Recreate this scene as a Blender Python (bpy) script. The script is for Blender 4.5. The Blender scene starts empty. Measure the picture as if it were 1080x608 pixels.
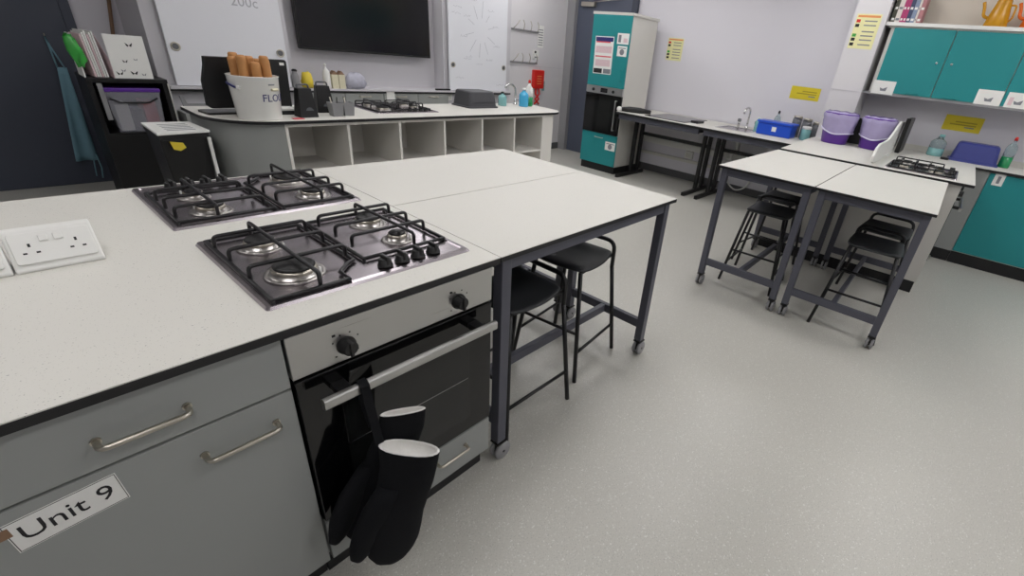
import bpy, math, random
from mathutils import Vector, Matrix
random.seed(4)
S = bpy.context.scene
COL = S.collection
PI = math.pi

# ------------------------------------------------------------------ camera
cam = bpy.data.cameras.new('camera')
camo = bpy.data.objects.new('camera', cam)
COL.objects.link(camo)
S.camera = camo
F, CX, CY = 482.69, 611.46, 300.59
PITCH, ROLL, YAW, CAMH = -0.46435, 0.11273, 0.62950, 1.492
d = Vector((math.cos(PITCH)*math.cos(YAW), math.cos(PITCH)*math.sin(YAW), math.sin(PITCH)))
r0 = Vector((math.sin(YAW), -math.cos(YAW), 0))
u0 = r0.cross(d)
cr = math.cos(ROLL)*r0 + math.sin(ROLL)*u0
cu = -math.sin(ROLL)*r0 + math.cos(ROLL)*u0
camo.matrix_world = Matrix(((cr.x, cu.x, -d.x, 0), (cr.y, cu.y, -d.y, 0), (cr.z, cu.z, -d.z, CAMH), (0, 0, 0, 1)))
cam.sensor_width = 36
cam.sensor_fit = 'HORIZONTAL'
cam.lens = 36*F/1080
cam.shift_x = (540-CX)/1080
cam.shift_y = (CY-304)/1080
cam.clip_start = 0.02
# ------------------------------------------------------------------ world, exposure
w = bpy.data.worlds.new('world')
S.world = w
w.use_nodes = True
w.node_tree.nodes['Background'].inputs[0].default_value = (.8, .85, .9, 1)
w.node_tree.nodes['Background'].inputs[1].default_value = 0.05
S.view_settings.view_transform = 'Standard'
S.view_settings.look = 'None'
S.view_settings.gamma = 1
S.view_settings.use_curve_mapping = False
S.view_settings.exposure = 0.0
LAMP = 9.8          # brightness of the added ceiling panels


# ------------------------------------------------------------------ materials
def lin(c):
    return tuple(((v/255)/12.92 if v/255 <= .04045 else ((v/255+.055)/1.055)**2.4) for v in c)


def mat(name, rgb, rough=.5, metal=0, noise=0.0, nscale=30, bump=0, bscale=200, spec=None, trans=0, alpha=1, speck=None, emit=0, coat=0, ior=None):
    m = bpy.data.materials.new(name)
    m.use_nodes = True
    nt = m.node_tree
    b = nt.nodes['Principled BSDF']
    c = lin(rgb)
    b.inputs['Roughness'].default_value = rough
    b.inputs['Metallic'].default_value = metal
    if spec is not None:
        b.inputs['Specular IOR Level'].default_value = spec
    if trans:
        b.inputs['Transmission Weight'].default_value = trans
    if ior:
        b.inputs['IOR'].default_value = ior
    if alpha < 1:
        b.inputs['Alpha'].default_value = alpha
    if coat:
        b.inputs['Coat Weight'].default_value = coat
        b.inputs['Coat Roughness'].default_value = .08
    b.inputs['Base Color'].default_value = (*c, 1)
    tc = nt.nodes.new('ShaderNodeTexCoord')
    last = None
    if noise:
        n = nt.nodes.new('ShaderNodeTexNoise')
        n.inputs['Scale'].default_value = nscale
        n.inputs['Detail'].default_value = 4
        nt.links.new(tc.outputs['Object'], n.inputs['Vector'])
        mx = nt.nodes.new('ShaderNodeMix')
        mx.data_type = 'RGBA'
        mx.inputs[6].default_value = (*[v*(1-noise) for v in c], 1)
        mx.inputs[7].default_value = (*[min(1, v*(1+noise)) for v in c], 1)
        nt.links.new(n.outputs['Fac'], mx.inputs[0])
        last = mx.outputs[2]
    if speck:
        for (sc, lo, col) in speck:
            v = nt.nodes.new('ShaderNodeTexNoise')
            v.inputs['Scale'].default_value = sc
            v.inputs['Detail'].default_value = 1
            nt.links.new(tc.outputs['Object'], v.inputs['Vector'])
            rp = nt.nodes.new('ShaderNodeValToRGB')
            rp.color_ramp.elements[0].position = lo
            rp.color_ramp.elements[0].color = (0, 0, 0, 1)
            rp.color_ramp.elements[1].position = lo+.04
            rp.color_ramp.elements[1].color = (1, 1, 1, 1)
            nt.links.new(v.outputs['Fac'], rp.inputs[0])
            mx = nt.nodes.new('ShaderNodeMix')
            mx.data_type = 'RGBA'
            nt.links.new(rp.outputs[0], mx.inputs[0])
            if last is None:
                mx.inputs[6].default_value = (*c, 1)
            else:
                nt.links.new(last, mx.inputs[6])
            mx.inputs[7].default_value = (*lin(col), 1)
            last = mx.outputs[2]
    if last is not None:
        nt.links.new(last, b.inputs['Base Color'])
    if bump:
        n = nt.nodes.new('ShaderNodeTexNoise')
        n.inputs['Scale'].default_value = bscale
        nt.links.new(tc.outputs['Object'], n.inputs['Vector'])
        bp_ = nt.nodes.new('ShaderNodeBump')
        bp_.inputs['Strength'].default_value = bump
        bp_.inputs['Distance'].default_value = .002
        nt.links.new(n.outputs['Fac'], bp_.inputs['Height'])
        nt.links.new(bp_.outputs[0], b.inputs['Normal'])
    if emit:
        b.inputs['Emission Color'].default_value = (*c, 1)
        b.inputs['Emission Strength'].default_value = emit
    return m


def brushed(name, rgb, rough, axis):
    m = mat(name, rgb, rough, 1)
    nt = m.node_tree
    b = nt.nodes['Principled BSDF']
    tc = nt.nodes['Texture Coordinate']
    mp = nt.nodes.new('ShaderNodeMapping')
    sc = [400, 400, 400]
    sc[axis] = 4
    mp.inputs['Scale'].default_value = sc
    n = nt.nodes.new('ShaderNodeTexNoise')
    n.inputs['Scale'].default_value = 1
    nt.links.new(tc.outputs['Object'], mp.inputs[0])
    nt.links.new(mp.outputs[0], n.inputs['Vector'])
    mr = nt.nodes.new('ShaderNodeMapRange')
    mr.inputs[3].default_value = rough-.07
    mr.inputs[4].default_value = rough+.1
    nt.links.new(n.outputs['Fac'], mr.inputs[0])
    nt.links.new(mr.outputs[0], b.inputs['Roughness'])
    return m


M = {
    'floor': mat('floor_vinyl', (192, 190, 182), .34, noise=.04, nscale=1.5, bump=.04, bscale=300,
                 speck=[(220, .62, (166, 166, 160)), (170, .66, (216, 216, 210))]),
    'wall': mat('painted_wall', (222, 220, 226), .75, noise=.012, nscale=3, bump=.05, bscale=120),
    'wall_white': mat('white_panel_wall', (216, 214, 216), .55, noise=.012, nscale=3),
    'alcove': mat('grey_alcove_wall', (204, 202, 206), .6, noise=.015, nscale=3),
    'ceiling': mat('ceiling_tile', (225, 225, 222), .9, noise=.03, nscale=60),
    'worktop': mat('white_speckled_laminate', (214, 212, 205), .5, noise=.012, nscale=5,
                   speck=[(330, .70, (178, 176, 168)), (260, .735, (134, 134, 130))]),
    'core': mat('black_laminate_edge', (22, 22, 24), .5, noise=.1, nscale=80),
    'grey': mat('grey_cabinet_board', (151, 154, 151), .48, noise=.015, nscale=8),
    'greylight': mat('pale_grey_board', (212, 210, 203), .5, noise=.02, nscale=8),
    'cubby': mat('brightened_cubby_board', (236, 233, 226), .5, noise=.015, nscale=8),  # pale board made lighter, ambient light inside the cubbies put into its colour
    'signink': mat('ochre_print', (178, 158, 40), .7, noise=.05, nscale=40),
    'cream': mat('cream_board', (224, 216, 203), .6, noise=.02, nscale=8),
    'steel': brushed('brushed_steel', (188, 188, 186), .3, 0),
    'steel_hob': mat('hob_steel', (172, 165, 170), .27, 1, noise=.05, nscale=12),
    'chrome': mat('polished_steel', (205, 205, 205), .14, 1, noise=.03, nscale=30),
    'nickel': mat('satin_nickel', (196, 190, 178), .28, 1, noise=.03, nscale=50),
    'alu': mat('burner_aluminium', (178, 174, 171), .32, 1, noise=.05, nscale=50),
    'iron': mat('enamelled_iron', (20, 19, 22), .38, noise=.15, nscale=60, bump=.1),
    'cap': mat('burner_cap', (24, 23, 24), .45, noise=.15, nscale=60),
    'blackplastic': mat('black_plastic', (18, 18, 19), .4, noise=.1, nscale=40),
    'blackgloss': mat('black_oven_glass', (9, 9, 10), .06, noise=.05, nscale=10),
    'ovenwin': mat('oven_window_glass', (26, 27, 27), .05, noise=.08, nscale=6),
    'screen': mat('screen_black', (7, 7, 10), .16, noise=.05, nscale=5),
    'frame': mat('graphite_frame_paint', (80, 81, 91), .45, noise=.05, nscale=40),
    'caster': mat('grey_caster_rubber', (146, 146, 148), .45, noise=.08, nscale=60),
    'stool': mat('black_stool_seat', (38, 40, 43), .5, noise=.05, nscale=50, bump=.15, bscale=350),
    'stoolleg': mat('black_powder_coat', (16, 16, 18), .4, noise=.1, nscale=50),
    'teal': mat('teal_laminate', (28, 138, 141), .4, noise=.02, nscale=8),
    'door': mat('slate_door_paint', (64, 69, 82), .5, noise=.03, nscale=6),
    'door2': mat('grey_blue_door', (84, 90, 106), .5, noise=.03, nscale=6),
    'jamb': mat('grey_door_jamb', (150, 150, 152), .5, noise=.02, nscale=6),
    'skirting': mat('dark_skirting', (86, 86, 88), .5, noise=.04, nscale=20),
    'white': mat('white_plastic', (232, 232, 228), .35, noise=.01, nscale=10),
    'board': mat('whiteboard_enamel', (234, 235, 240), .22, noise=.01, nscale=4),
    'ink': mat('marker_ink', (176, 177, 184), .6, noise=.1, nscale=60),
    'paper': mat('white_paper', (236, 236, 232), .7, noise=.02, nscale=20),
    'yellowpaper': mat('yellow_paper', (226, 206, 44), .6, noise=.03, nscale=20),
    'paleyellow': mat('pale_yellow_paper', (232, 228, 172), .6, noise=.04, nscale=20),
    'orangeink': mat('orange_print', (226, 150, 90), .7, noise=.05, nscale=40),
    'blackink': mat('black_print', (28, 28, 30), .7, noise=.1, nscale=40),
    'greyink': mat('grey_print', (130, 132, 138), .7, noise=.1, nscale=60),
    'pinkink': mat('pink_print', (224, 198, 202), .7, noise=.1, nscale=60),
    'blueink': mat('navy_print', (40, 44, 110), .5, noise=.1, nscale=60),
    'glove': mat('black_quilted_cotton', (19, 20, 23), .9, noise=.2, nscale=120, bump=.4, bscale=420, spec=.2),
    'lining': mat('white_terry_lining', (222, 220, 216), .95, noise=.1, nscale=60, bump=.5, bscale=300),
    'enamel': mat('cream_white_enamel', (242, 242, 238), .25, noise=.02, nscale=10),
    'wood': mat('pale_beech_wood', (184, 130, 76), .55, noise=.2, nscale=18),
    'stickwood': mat('brown_broom_wood', (140, 110, 86), .6, noise=.2, nscale=18),
    'purple': mat('purple_bin_plastic', (92, 44, 150), .35, noise=.03, nscale=20),
    'liner': mat('translucent_bin_liner', (196, 186, 226), .25, noise=.12, nscale=14, bump=.9, bscale=40, alpha=.72),
    'linerrim': mat('white_bin_liner_rim', (214, 210, 232), .3, noise=.08, nscale=14, bump=.6, bscale=60),
    'bluebox': mat('royal_blue_plastic', (24, 78, 200), .35, noise=.03, nscale=20),
    'navybox': mat('navy_blue_plastic', (50, 58, 128), .4, noise=.04, nscale=20),
    'greybox': mat('charcoal_plastic_basin', (70, 70, 74), .5, noise=.04, nscale=20),
    'pot': mat('grey_pot_plastic', (138, 138, 140), .5, noise=.03, nscale=20),
    'glassjar': mat('clear_glass', (205, 222, 224), .05, noise=.02, trans=.85, ior=1.3, nscale=10),
    'clearplastic': mat('clear_plastic_tub', (176, 176, 186), .15, noise=.04, alpha=.38, nscale=10),
    'smoke': mat('grey_glass_jar', (110, 112, 116), .15, noise=.1, alpha=.8, nscale=30),
    'greenliq': mat('green_soap', (30, 140, 84), .2, noise=.04, nscale=10),
    'blueliq': mat('blue_soap', (70, 170, 214), .2, noise=.04, nscale=10),
    'tealliq': mat('pale_teal_spray', (140, 196, 196), .2, noise=.04, alpha=.8, nscale=10),
    'red': mat('red_plastic', (206, 34, 26), .4, noise=.03, nscale=20),
    'redtag': mat('pink_red_card', (224, 90, 100), .6, noise=.03, nscale=20),
    'yellow': mat('yellow_plastic', (224, 200, 60), .5, noise=.05, nscale=20),
    'mustard': mat('mustard_enamel', (206, 148, 20), .25, noise=.04, nscale=12),
    'orange': mat('orange_enamel', (224, 104, 22), .25, noise=.04, nscale=12),
    'green': mat('bright_green_plastic', (64, 176, 72), .3, noise=.35, nscale=16, alpha=.85),
    'apron': mat('blue_grey_apron_cotton', (112, 150, 164), .9, noise=.06, nscale=30, bump=.3, bscale=300),
    'bagplastic': mat('crumpled_grey_bag', (176, 176, 190), .3, noise=.25, nscale=25, bump=.8, bscale=60),
    'carton': mat('cream_carton', (222, 216, 188), .6, noise=.06, nscale=25),
    'book0': mat('magenta_spine', (178, 56, 110), .5, noise=.05, nscale=30),
    'book1': mat('navy_spine', (56, 66, 98), .5, noise=.05, nscale=30),
    'book2': mat('grey_blue_spine', (132, 146, 172), .5, noise=.05, nscale=30),
    'book3': mat('rose_spine', (176, 120, 124), .5, noise=.05, nscale=30),
    'book4': mat('olive_spine', (70, 70, 56), .5, noise=.05, nscale=30),
    'book5': mat('white_spine', (222, 216, 208), .5, noise=.03, nscale=30),
    'panel': mat('added_light_panel', (253, 251, 252), .5, emit=LAMP, noise=.001, nscale=5),
}


# ------------------------------------------------------------------ mesh builder
W = {}     # world origin of each object, so parts can be written in world coordinates


def fillet(pts, rad, n=5):
    out = [Vector(pts[0])]
    for i in range(1, len(pts)-1):
        p, a, b = Vector(pts[i]), Vector(pts[i-1]), Vector(pts[i+1])
        da, db = (a-p), (b-p)
        if da.normalized().dot(db.normalized()) < -.999:
            out.append(p)
            continue
        ra = min(rad, da.length*.49, db.length*.49)
        s, e = p+da.normalized()*ra, p+db.normalized()*ra
        for k in range(n+1):
            t = k/n
            out.append(s*(1-t)**2 + p*2*t*(1-t) + e*t*t)
    out.append(Vector(pts[-1]))
    return out


class MB:
    def __init__(s):
        s.v, s.f, s.sm = [], [], []

    def add(s, vs, fs, smooth=False, xf=None):
        o = len(s.v)
        s.v += [(xf @ Vector(q)) if xf else Vector(q) for q in vs]
        s.f += [tuple(i+o for i in q) for q in fs]
        s.sm += [smooth]*len(fs)
        return s

    def box(s, x0, x1, y0, y1, z0, z1, xf=None):
        vs = [(x, y, z) for z in (z0, z1) for y in (y0, y1) for x in (x0, x1)]
        return s.add(vs, [(0, 2, 3, 1), (4, 5, 7, 6), (0, 1, 5, 4), (2, 6, 7, 3), (0, 4, 6, 2), (1, 3, 7, 5)], False, xf)

    def prism(s, pts, z0, z1, ax='z', smooth=False, xf=None):
        n = len(pts)

        def P(p, z):
            return {'z': (p[0], p[1], z), 'x': (z, p[0], p[1]), 'y': (p[0], z, p[1])}[ax]
        vs = [P(p, z0) for p in pts]+[P(p, z1) for p in pts]
        s.add(vs, [(i, (i+1) % n, n+(i+1) % n, n+i) for i in range(n)], smooth, xf)
        o = len(s.v)-2*n
        s.f += [tuple(o+i for i in reversed(range(n))), tuple(o+n+i for i in range(n))]
        s.sm += [False, False]
        return s

    def tube(s, pts, r, n=8, smooth=True, rad=0, cap=True, closed=False, xf=None):
        pts = fillet(pts, rad) if rad else [Vector(p) for p in pts]
        rr = r if isinstance(r, (list, tuple)) else [r]*len(pts)
        vs, fs = [], []
        N = len(pts)
        up = None
        for i, p in enumerate(pts):
            if closed:
                t = pts[(i+1) % N]-pts[i-1]
            else:
                t = pts[min(i+1, N-1)]-pts[max(i-1, 0)]
            t.normalize()
            if up is None:
                up = Vector((0, 0, 1)) if abs(t.z) < .9 else Vector((1, 0, 0))
            a = t.cross(up).normalized()
            b = a.cross(t).normalized()
            up = b
            for k in range(n):
                an = 2*PI*(k+.5)/n
                vs.append(p+(a*math.cos(an)+b*math.sin(an))*rr[i])
        for i in range(N if closed else N-1):
            j = (i+1) % N
            for k in range(n):
                fs.append((i*n+k, i*n+(k+1) % n, j*n+(k+1) % n, j*n+k))
        s.add(vs, fs, smooth, xf)
        if cap and not closed:
            o = len(s.v)-len(vs)
            s.f += [tuple(o+k for k in range(n)), tuple(o+(N-1)*n+k for k in reversed(range(n)))]
            s.sm += [False, False]
        return s

    def bar(s, p0, p1, wd, hg, xf=None):
        """square section bar, wd across (horizontal), hg the other way"""
        p0, p1 = Vector(p0), Vector(p1)
        t = (p1-p0).normalized()
        up = Vector((0, 0, 1)) if abs(t.z) < .9 else Vector((1, 0, 0))
        a = t.cross(up).normalized()*wd/2
        b = a.cross(t).normalized()*hg/2
        vs = [p+i*a+j*b for p in (p0, p1) for i, j in ((-1, -1), (1, -1), (1, 1), (-1, 1))]
        return s.add(vs, [(0, 1, 2, 3), (7, 6, 5, 4), (0, 4, 5, 1), (1, 5, 6, 2), (2, 6, 7, 3), (3, 7, 4, 0)], False, xf)

    def lathe(s, prof, c=(0, 0, 0), n=24, smooth=True, ax='z', xf=None, close=True):
        c = Vector(c)
        vs, fs = [], []
        for (r_, z) in prof:
            for k in range(n):
                a = 2*PI*k/n
                q = (r_*math.cos(a), r_*math.sin(a), z)
                if ax == 'x':
                    q = (z, q[0], q[1])
                elif ax == 'y':
                    q = (q[1], z, q[0])
                vs.append(c+Vector(q))
        m = len(prof)
        for i in range(m-1):
            for k in range(n):
                fs.append((i*n+k, i*n+(k+1) % n, (i+1)*n+(k+1) % n, (i+1)*n+k))
        s.add(vs, fs, smooth, xf)
        if close:
            o = len(s.v)-len(vs)
            s.f += [tuple(o+k for k in reversed(range(n))), tuple(o+(m-1)*n+k for k in range(n))]
            s.sm += [False, False]
        return s

    def build(s, name, m, parent=None, bevel=0, origin=None, seg=2, sub=0):
        if origin is None:
            if parent is not None:
                origin = W[parent.name]
            else:
                xs = [q.x for q in s.v]
                ys = [q.y for q in s.v]
                zs = [q.z for q in s.v]
                origin = Vector(((min(xs)+max(xs))/2, (min(ys)+max(ys))/2, min(zs)))
        origin = Vector(origin)
        me = bpy.data.meshes.new(name)
        me.from_pydata([q-origin for q in s.v], [], s.f)
        me.polygons.foreach_set('use_smooth', s.sm)
        me.update()
        import bmesh
        bm = bmesh.new()
        bm.from_mesh(me)
        bmesh.ops.recalc_face_normals(bm, faces=bm.faces)
        bm.to_mesh(me)
        bm.free()
        o = bpy.data.objects.new(name, me)
        COL.objects.link(o)
        me.materials.append(M[m] if isinstance(m, str) else m)
        if parent is not None:
            o.parent = parent
        else:
            o.location = origin
        W[o.name] = origin
        if bevel:
            b = o.modifiers.new('bevel', 'BEVEL')
            b.width = bevel
            b.segments = seg
            b.limit_method = 'ANGLE'
            b.angle_limit = .6
        if sub:
            q = o.modifiers.new('sub', 'SUBSURF')
            q.levels = q.render_levels = sub
        return o


def box(name, x0, x1, y0, y1, z0, z1, m, parent=None, bevel=0):
    return MB().box(x0, x1, y0, y1, z0, z1).build(name, m, parent, bevel)


def tag(o, label, cat, group=None):
    o['label'] = label
    o['category'] = cat
    if group:
        o['group'] = group
    return o


def struct(o):
    o['kind'] = 'structure'
    return o


def thing(name, label, cat, loc=(0, 0, 0), group=None):
    o = bpy.data.objects.new(name, None)
    o.empty_display_size = .05
    COL.objects.link(o)
    o.location = loc
    W[o.name] = Vector(loc)
    return tag(o, label, cat, group)


def put(o, loc, rz=0):
    o.location = loc
    o.rotation_euler = (0, 0, rz)
    return o


def dup(root, loc, rz=0, label=None):
    r_ = root.copy()
    COL.objects.link(r_)
    put(r_, loc, rz)
    if label:
        r_['label'] = label
    for ch in list(root.children):
        c = ch.copy()
        COL.objects.link(c)
        c.parent = r_
        for g in list(ch.children):
            e = g.copy()
            COL.objects.link(e)
            e.parent = c
    return r_


def text_mesh(s, size, thick=.0006):
    cu_ = bpy.data.curves.new('text', 'FONT')
    cu_.body = s
    cu_.size = size
    cu_.align_x = 'CENTER'
    cu_.align_y = 'CENTER'
    cu_.extrude = thick
    cu_.resolution_u = 3
    o = bpy.data.objects.new('text', cu_)
    COL.objects.link(o)
    dg = bpy.context.evaluated_depsgraph_get()
    me = bpy.data.meshes.new_from_object(o.evaluated_get(dg))
    bpy.data.objects.remove(o)
    bpy.data.curves.remove(cu_)
    me.materials.clear()
    return me


def lettering(name, s, size, m, parent, fn):
    me = text_mesh(s, size)
    o0 = W[parent.name]
    for v in me.vertices:
        v.co = Vector(fn(v.co))-o0
    me.materials.append(M[m])
    o = bpy.data.objects.new(name, me)
    COL.objects.link(o)
    o.parent = parent
    W[o.name] = o0
    return o


def rrect(x0, x1, y0, y1, r, n=4):
    out = []
    for (cx, cy, a0) in ((x1-r, y1-r, 0), (x0+r, y1-r, 90), (x0+r, y0+r, 180), (x1-r, y0+r, 270)):
        for k in range(n+1):
            a = math.radians(a0+90*k/n)
            out.append((cx+r*math.cos(a), cy+r*math.sin(a)))
    return out


# ================================================================== the room
XR, YB, YT = 6.32, 6.02, 5.35        # right wall, back wall, teaching wall plane
XL, YF, ZC = -3.0, -3.4, 2.85
struct(box('floor', XL, XR, YF, YB, -.05, 0, 'floor'))
struct(box('ceiling', XL, XR, YF, YB, ZC, ZC+.05, 'ceiling'))
struct(box('wall_back', XL, XR, YB, YB+.1, 0, ZC, 'wall'))
struct(box('wall_right', XR, XR+.1, YF, YB, 0, ZC, 'wall'))
struct(box('wall_left', XL-.1, XL, YF, YB, 0, ZC, 'wall'))
struct(box('wall_front', XL, XR, YF-.1, YF, 0, ZC, 'wall'))
struct(box('baseboard_right', XR-.012, XR, 1.25, 5.2, 0, .1, 'skirting'))
struct(box('baseboard_back', .76, 1.05, YB-.012, YB, 0, .1, 'skirting'))

# unseen light panels added overhead, spread out to tune the room's brightness
for i, (lx, ly) in enumerate([(x, y) for y in (-.8, 1.2, 3.2) for x in (-.4, 1.7, 3.5, 5.1)]+[(1.7, -2.4), (4.6, -2.4), (3.0, 4.75), (5.0, 4.75)]):
    t = thing('added_ceiling_light', 'square white light panel added unseen on the ceiling to light the room', 'ceiling light', (lx, ly, ZC-.03), 'added ceiling light panels')
    box('frame', lx-.31, lx+.31, ly-.31, ly+.31, ZC-.012, ZC, 'white', t)
    box('diffuser', lx-.29, lx+.29, ly-.29, ly+.29, ZC-.03, ZC-.012, 'panel', t)

# teaching wall: two columns, a recess for the screen, the hook wall
struct(box('wall_teaching_side', 1.06, 2.11, 5.30, YB, 0, ZC, 'alcove'))
struct(box('wall_teaching_recess', 2.11, 3.88, 5.50, YB, 0, ZC, 'alcove'))
struct(box('wall_teaching_middle', 3.88, 5.0, 5.30, YB, 0, ZC, 'alcove'))
struct(box('wall_hooks', 5.0, XR, YT, YB, 0, ZC, 'wall_white'))
struct(box('trim_1', 5.0, XR-.1, YT-.004, YT, 1.255, 1.262, 'alcove'))
struct(box('baseboard_teaching', 5.0, XR-.1, YT-.012, YT, 0, .1, 'skirting'))

# dark door at the left with its apron
dr = struct(MB().box(-.55, .70, YB-.045, YB-.004, 0, 2.12).build('door_1', 'door', None, .004))
box('door_frame', .70, .76, YB-.05, YB, 0, 2.18, 'door', dr)
box('door_frame', -.61, -.55, YB-.05, YB, 0, 2.18, 'door', dr)
# far right door
d2 = struct(MB().box(XR-.03, XR-.002, 4.20, 5.2, 0, 2.26).build('door_2', 'door2', None, .004))
struct(box('trim_2', XR-.1, XR, 5.2, YT, 0, ZC, 'jamb'))
struct(box('trim_3', XR-.06, XR, 4.12, 4.20, 0, 2.3, 'door'))
cl = MB().box(XR-.09, XR-.03, 4.85, 5.1, 2.14, 2.2).build('door_closer', 'nickel', d2, .006)
MB().tube([(XR-.06, 4.9, 2.2), (XR-.12, 4.6, 2.22), (XR-.04, 4.4, 2.25)], .008).build('closer_arm', 'nickel', d2)

# pale lower wall panel on the right wall, and dado line
struct(box('trim_4', XR-.003, XR, .9, 4.1, 1.437, 1.441, 'wall'))
# boxed column
pil = struct(box('wall_column', 5.90, XR, .955, 1.255, 0, ZC, 'wall_white'))
struct(box('trim_5', 5.895, 5.90, .955, 1.255, 1.432, 1.438, 'alcove'))

# ================================================================== near island
ZT = .915        # worktop height
X0, X1 = -1.5, .885
Y0, Y1, YS = .954, 2.187, 1.551


def worktop(name, pts, z, label, th=.022, group=None):
    cx_ = sum(p[0] for p in pts)/len(pts)
    cy_ = sum(p[1] for p in pts)/len(pts)
    t = thing(name, label, 'worktop', (cx_, cy_, z-th), group)
    MB().prism(pts, z-th, z-.0025).build('core', 'core', t)
    MB().prism(pts, z-.0025, z).build('surface', 'worktop', t)
    return t


worktop('island_worktop', [(X0, Y0), (X1, Y0), (X1, Y1), (X0, Y1)], ZT, 'white speckled worktop of the near island with black edge, carrying two gas hobs')


def bow_handle(p0, p1, out, r=.0055):
    p0, p1, o = Vector(p0), Vector(p1), Vector(out)
    mb = MB()
    mb.tube([p0, p0+o, p1+o, p1], r, n=10, rad=.014)
    for p in (p0, p1):
        e = o.normalized()
        mb.tube([p, p+e*.004], .008, n=12)
    return mb


def make_cabinet(label, hinge=1):
    """500 wide base cabinet, local: front at y=0 facing -y, x 0..498"""
    t = thing('base_cabinet', label, 'cabinet')
    wd = .498
    b = MB()
    b.box(0, .018, .02, .56, .105, .885).box(wd-.018, wd, .02, .56, .105, .885)
    b.box(.018, wd-.018, .02, .56, .105, .123).box(.018, wd-.018, .542, .56, .123, .885).box(.018, wd-.018, .02, .10, .867, .885)
    b.build('body', 'grey', t)
    dw = MB().box(.002, wd-.002, 0, .018, .747, .880).build('drawer', 'grey', t, .0015)
    bow_handle((.19, 0, .806), (.318, 0, .806), (0, -.03, 0)).build('handle', 'nickel', dw)
    dd = MB().box(.002, wd-.002, 0, .018, .112, .741).build('door', 'grey', t, .0015)
    hx = (.318, .452) if hinge > 0 else (.046, .18)
    bow_handle((hx[0], 0, .674), (hx[1], 0, .674), (0, -.03, 0)).build('handle', 'nickel', dd)
    MB().box(0, wd, .055, .07, 0, .104).build('plinth', 'core', t)
    return t


u9 = make_cabinet('grey base cabinet wearing the Unit 9 sticker, left of the near oven')
FY = .978
# sticker on the door
door = [c for c in u9.children if c.name.startswith('door')][0]
st = MB()
ang = math.radians(4)
A = Matrix.Translation((.125, -.0006, .687)) @ Matrix.Rotation(-ang, 4, 'Y')
st.box(-.071, .071, -.0005, .0005, -.034, .034, xf=A)
stk = st.build('sticker', 'paper', door)
stk['label'] = 'white sticker reading Unit 9'
bd = MB()
for (a, b, c, e) in ((-.069, .069, .0315, .0325), (-.069, .069, -.0325, -.0315)):
    bd.box(a, b, -.0009, 0, c, e, xf=A)
for (a, b) in ((-.0695, -.0685), (.0685, .0695)):
    bd.box(a, b, -.0009, 0, -.0325, .0325, xf=A)
bd.build('sticker_border', 'blackink', door)
lettering('sticker_text', 'Unit 9', .047, 'blackink', door, lambda c: A @ Vector((c.x, -.0009+c.z*.5, c.y)))
MB().box(-.082, -.064, -.0012, 0, .006, .026, xf=A).build('tape', 'stickwood', door)
put(u9, (-.222, FY, 0))
cb2 = make_cabinet('grey base cabinet at the left end of the near island', -1)
put(cb2, (-.724, FY, 0))
cb3 = dup(cb2, (-1.226, FY, 0), 0, 'grey base cabinet furthest left in the near island')
for i, xx in enumerate((.878, -.222, -.724, -1.226)[1:]):
    dup(cb2, (xx+.498, 2.16, 0), PI, ['grey base cabinet facing the teacher bench beside the rear oven', 'grey base cabinet on the rear side, second from the rear oven', 'grey base cabinet on the rear side at the far left'][i])


def make_oven(label):
    """built-under oven housing, local: front at y=0 facing -y, x 0..594"""
    t = thing('built_under_oven', label, 'oven')
    wd = .592
    MB().box(.002, wd-.002, .03, .56, .105, .885).build('housing', 'grey', t)
    cp = MB().box(.001, wd-.001, -.004, .03, .764, .879).build('control_panel', 'steel', t, .002)
    for kx in (.128, .462):
        k = MB().lathe([(.024, 0), (.023, -.006), (.0195, -.008), (.0185, -.024), (.015, -.027)], (kx, -.004, .806), 24, ax='y')
        kb = k.build('knob', 'blackplastic', cp)
        MB().box(kx-.0045, kx+.0045, -.036, -.004, .785, .827).build('knob_grip', 'blackplastic', cp, .003)
        mk = MB()
        for a in (-60, -20, 20, 60, 130, 230):
            q = math.radians(a)
            mk.box(kx+.035*math.sin(q)-.0018, kx+.035*math.sin(q)+.0018, -.0048, -.003, .806+.035*math.cos(q)-.0018, .806+.035*math.cos(q)+.0018)
        mk.box(kx+.0-.030, kx-.022, -.0048, -.003, .84, .846)
        mk.build('dial_marks', 'blackink', cp)['kind'] = 'stuff'
    dr_ = MB().box(.003, wd-.003, -.006, .03, .278, .757).build('oven_door', 'blackgloss', t, .003)
    MB().box(.095, wd-.095, -.0072, -.005, .335, .655).build('window', 'ovenwin', dr_, .001)
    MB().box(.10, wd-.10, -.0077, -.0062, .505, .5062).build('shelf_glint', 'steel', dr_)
    hb = MB().prism(rrect(-.066, -.048, .693, .722, .006), .035, wd-.03, 'x')
    hb.build('handle', 'steel', dr_)
    for hx in (.075, wd-.10):
        MB().box(hx, hx+.035, -.05, -.004, .698, .717).build('handle_post', 'blackplastic', dr_, .003)
    lp = MB().box(.003, wd-.003, -.002, .018, .112, .268).build('lower_drawer', 'grey', t, .0015)
    bow_handle((.36, -.002, .21), (.48, -.002, .21), (0, -.026, 0), .005).build('handle', 'nickel', lp)
    MB().box(0, wd, .05, .07, 0, .104).build('plinth', 'core', t)
    return t


ov1 = make_oven('built-under oven of the near island with black gloves on its handle')
put(ov1, (.2785, FY, 0))
ov2 = dup(ov1, (.2785+.592, 2.16, 0), PI, 'built-under oven on the rear side of the near island')


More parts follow.
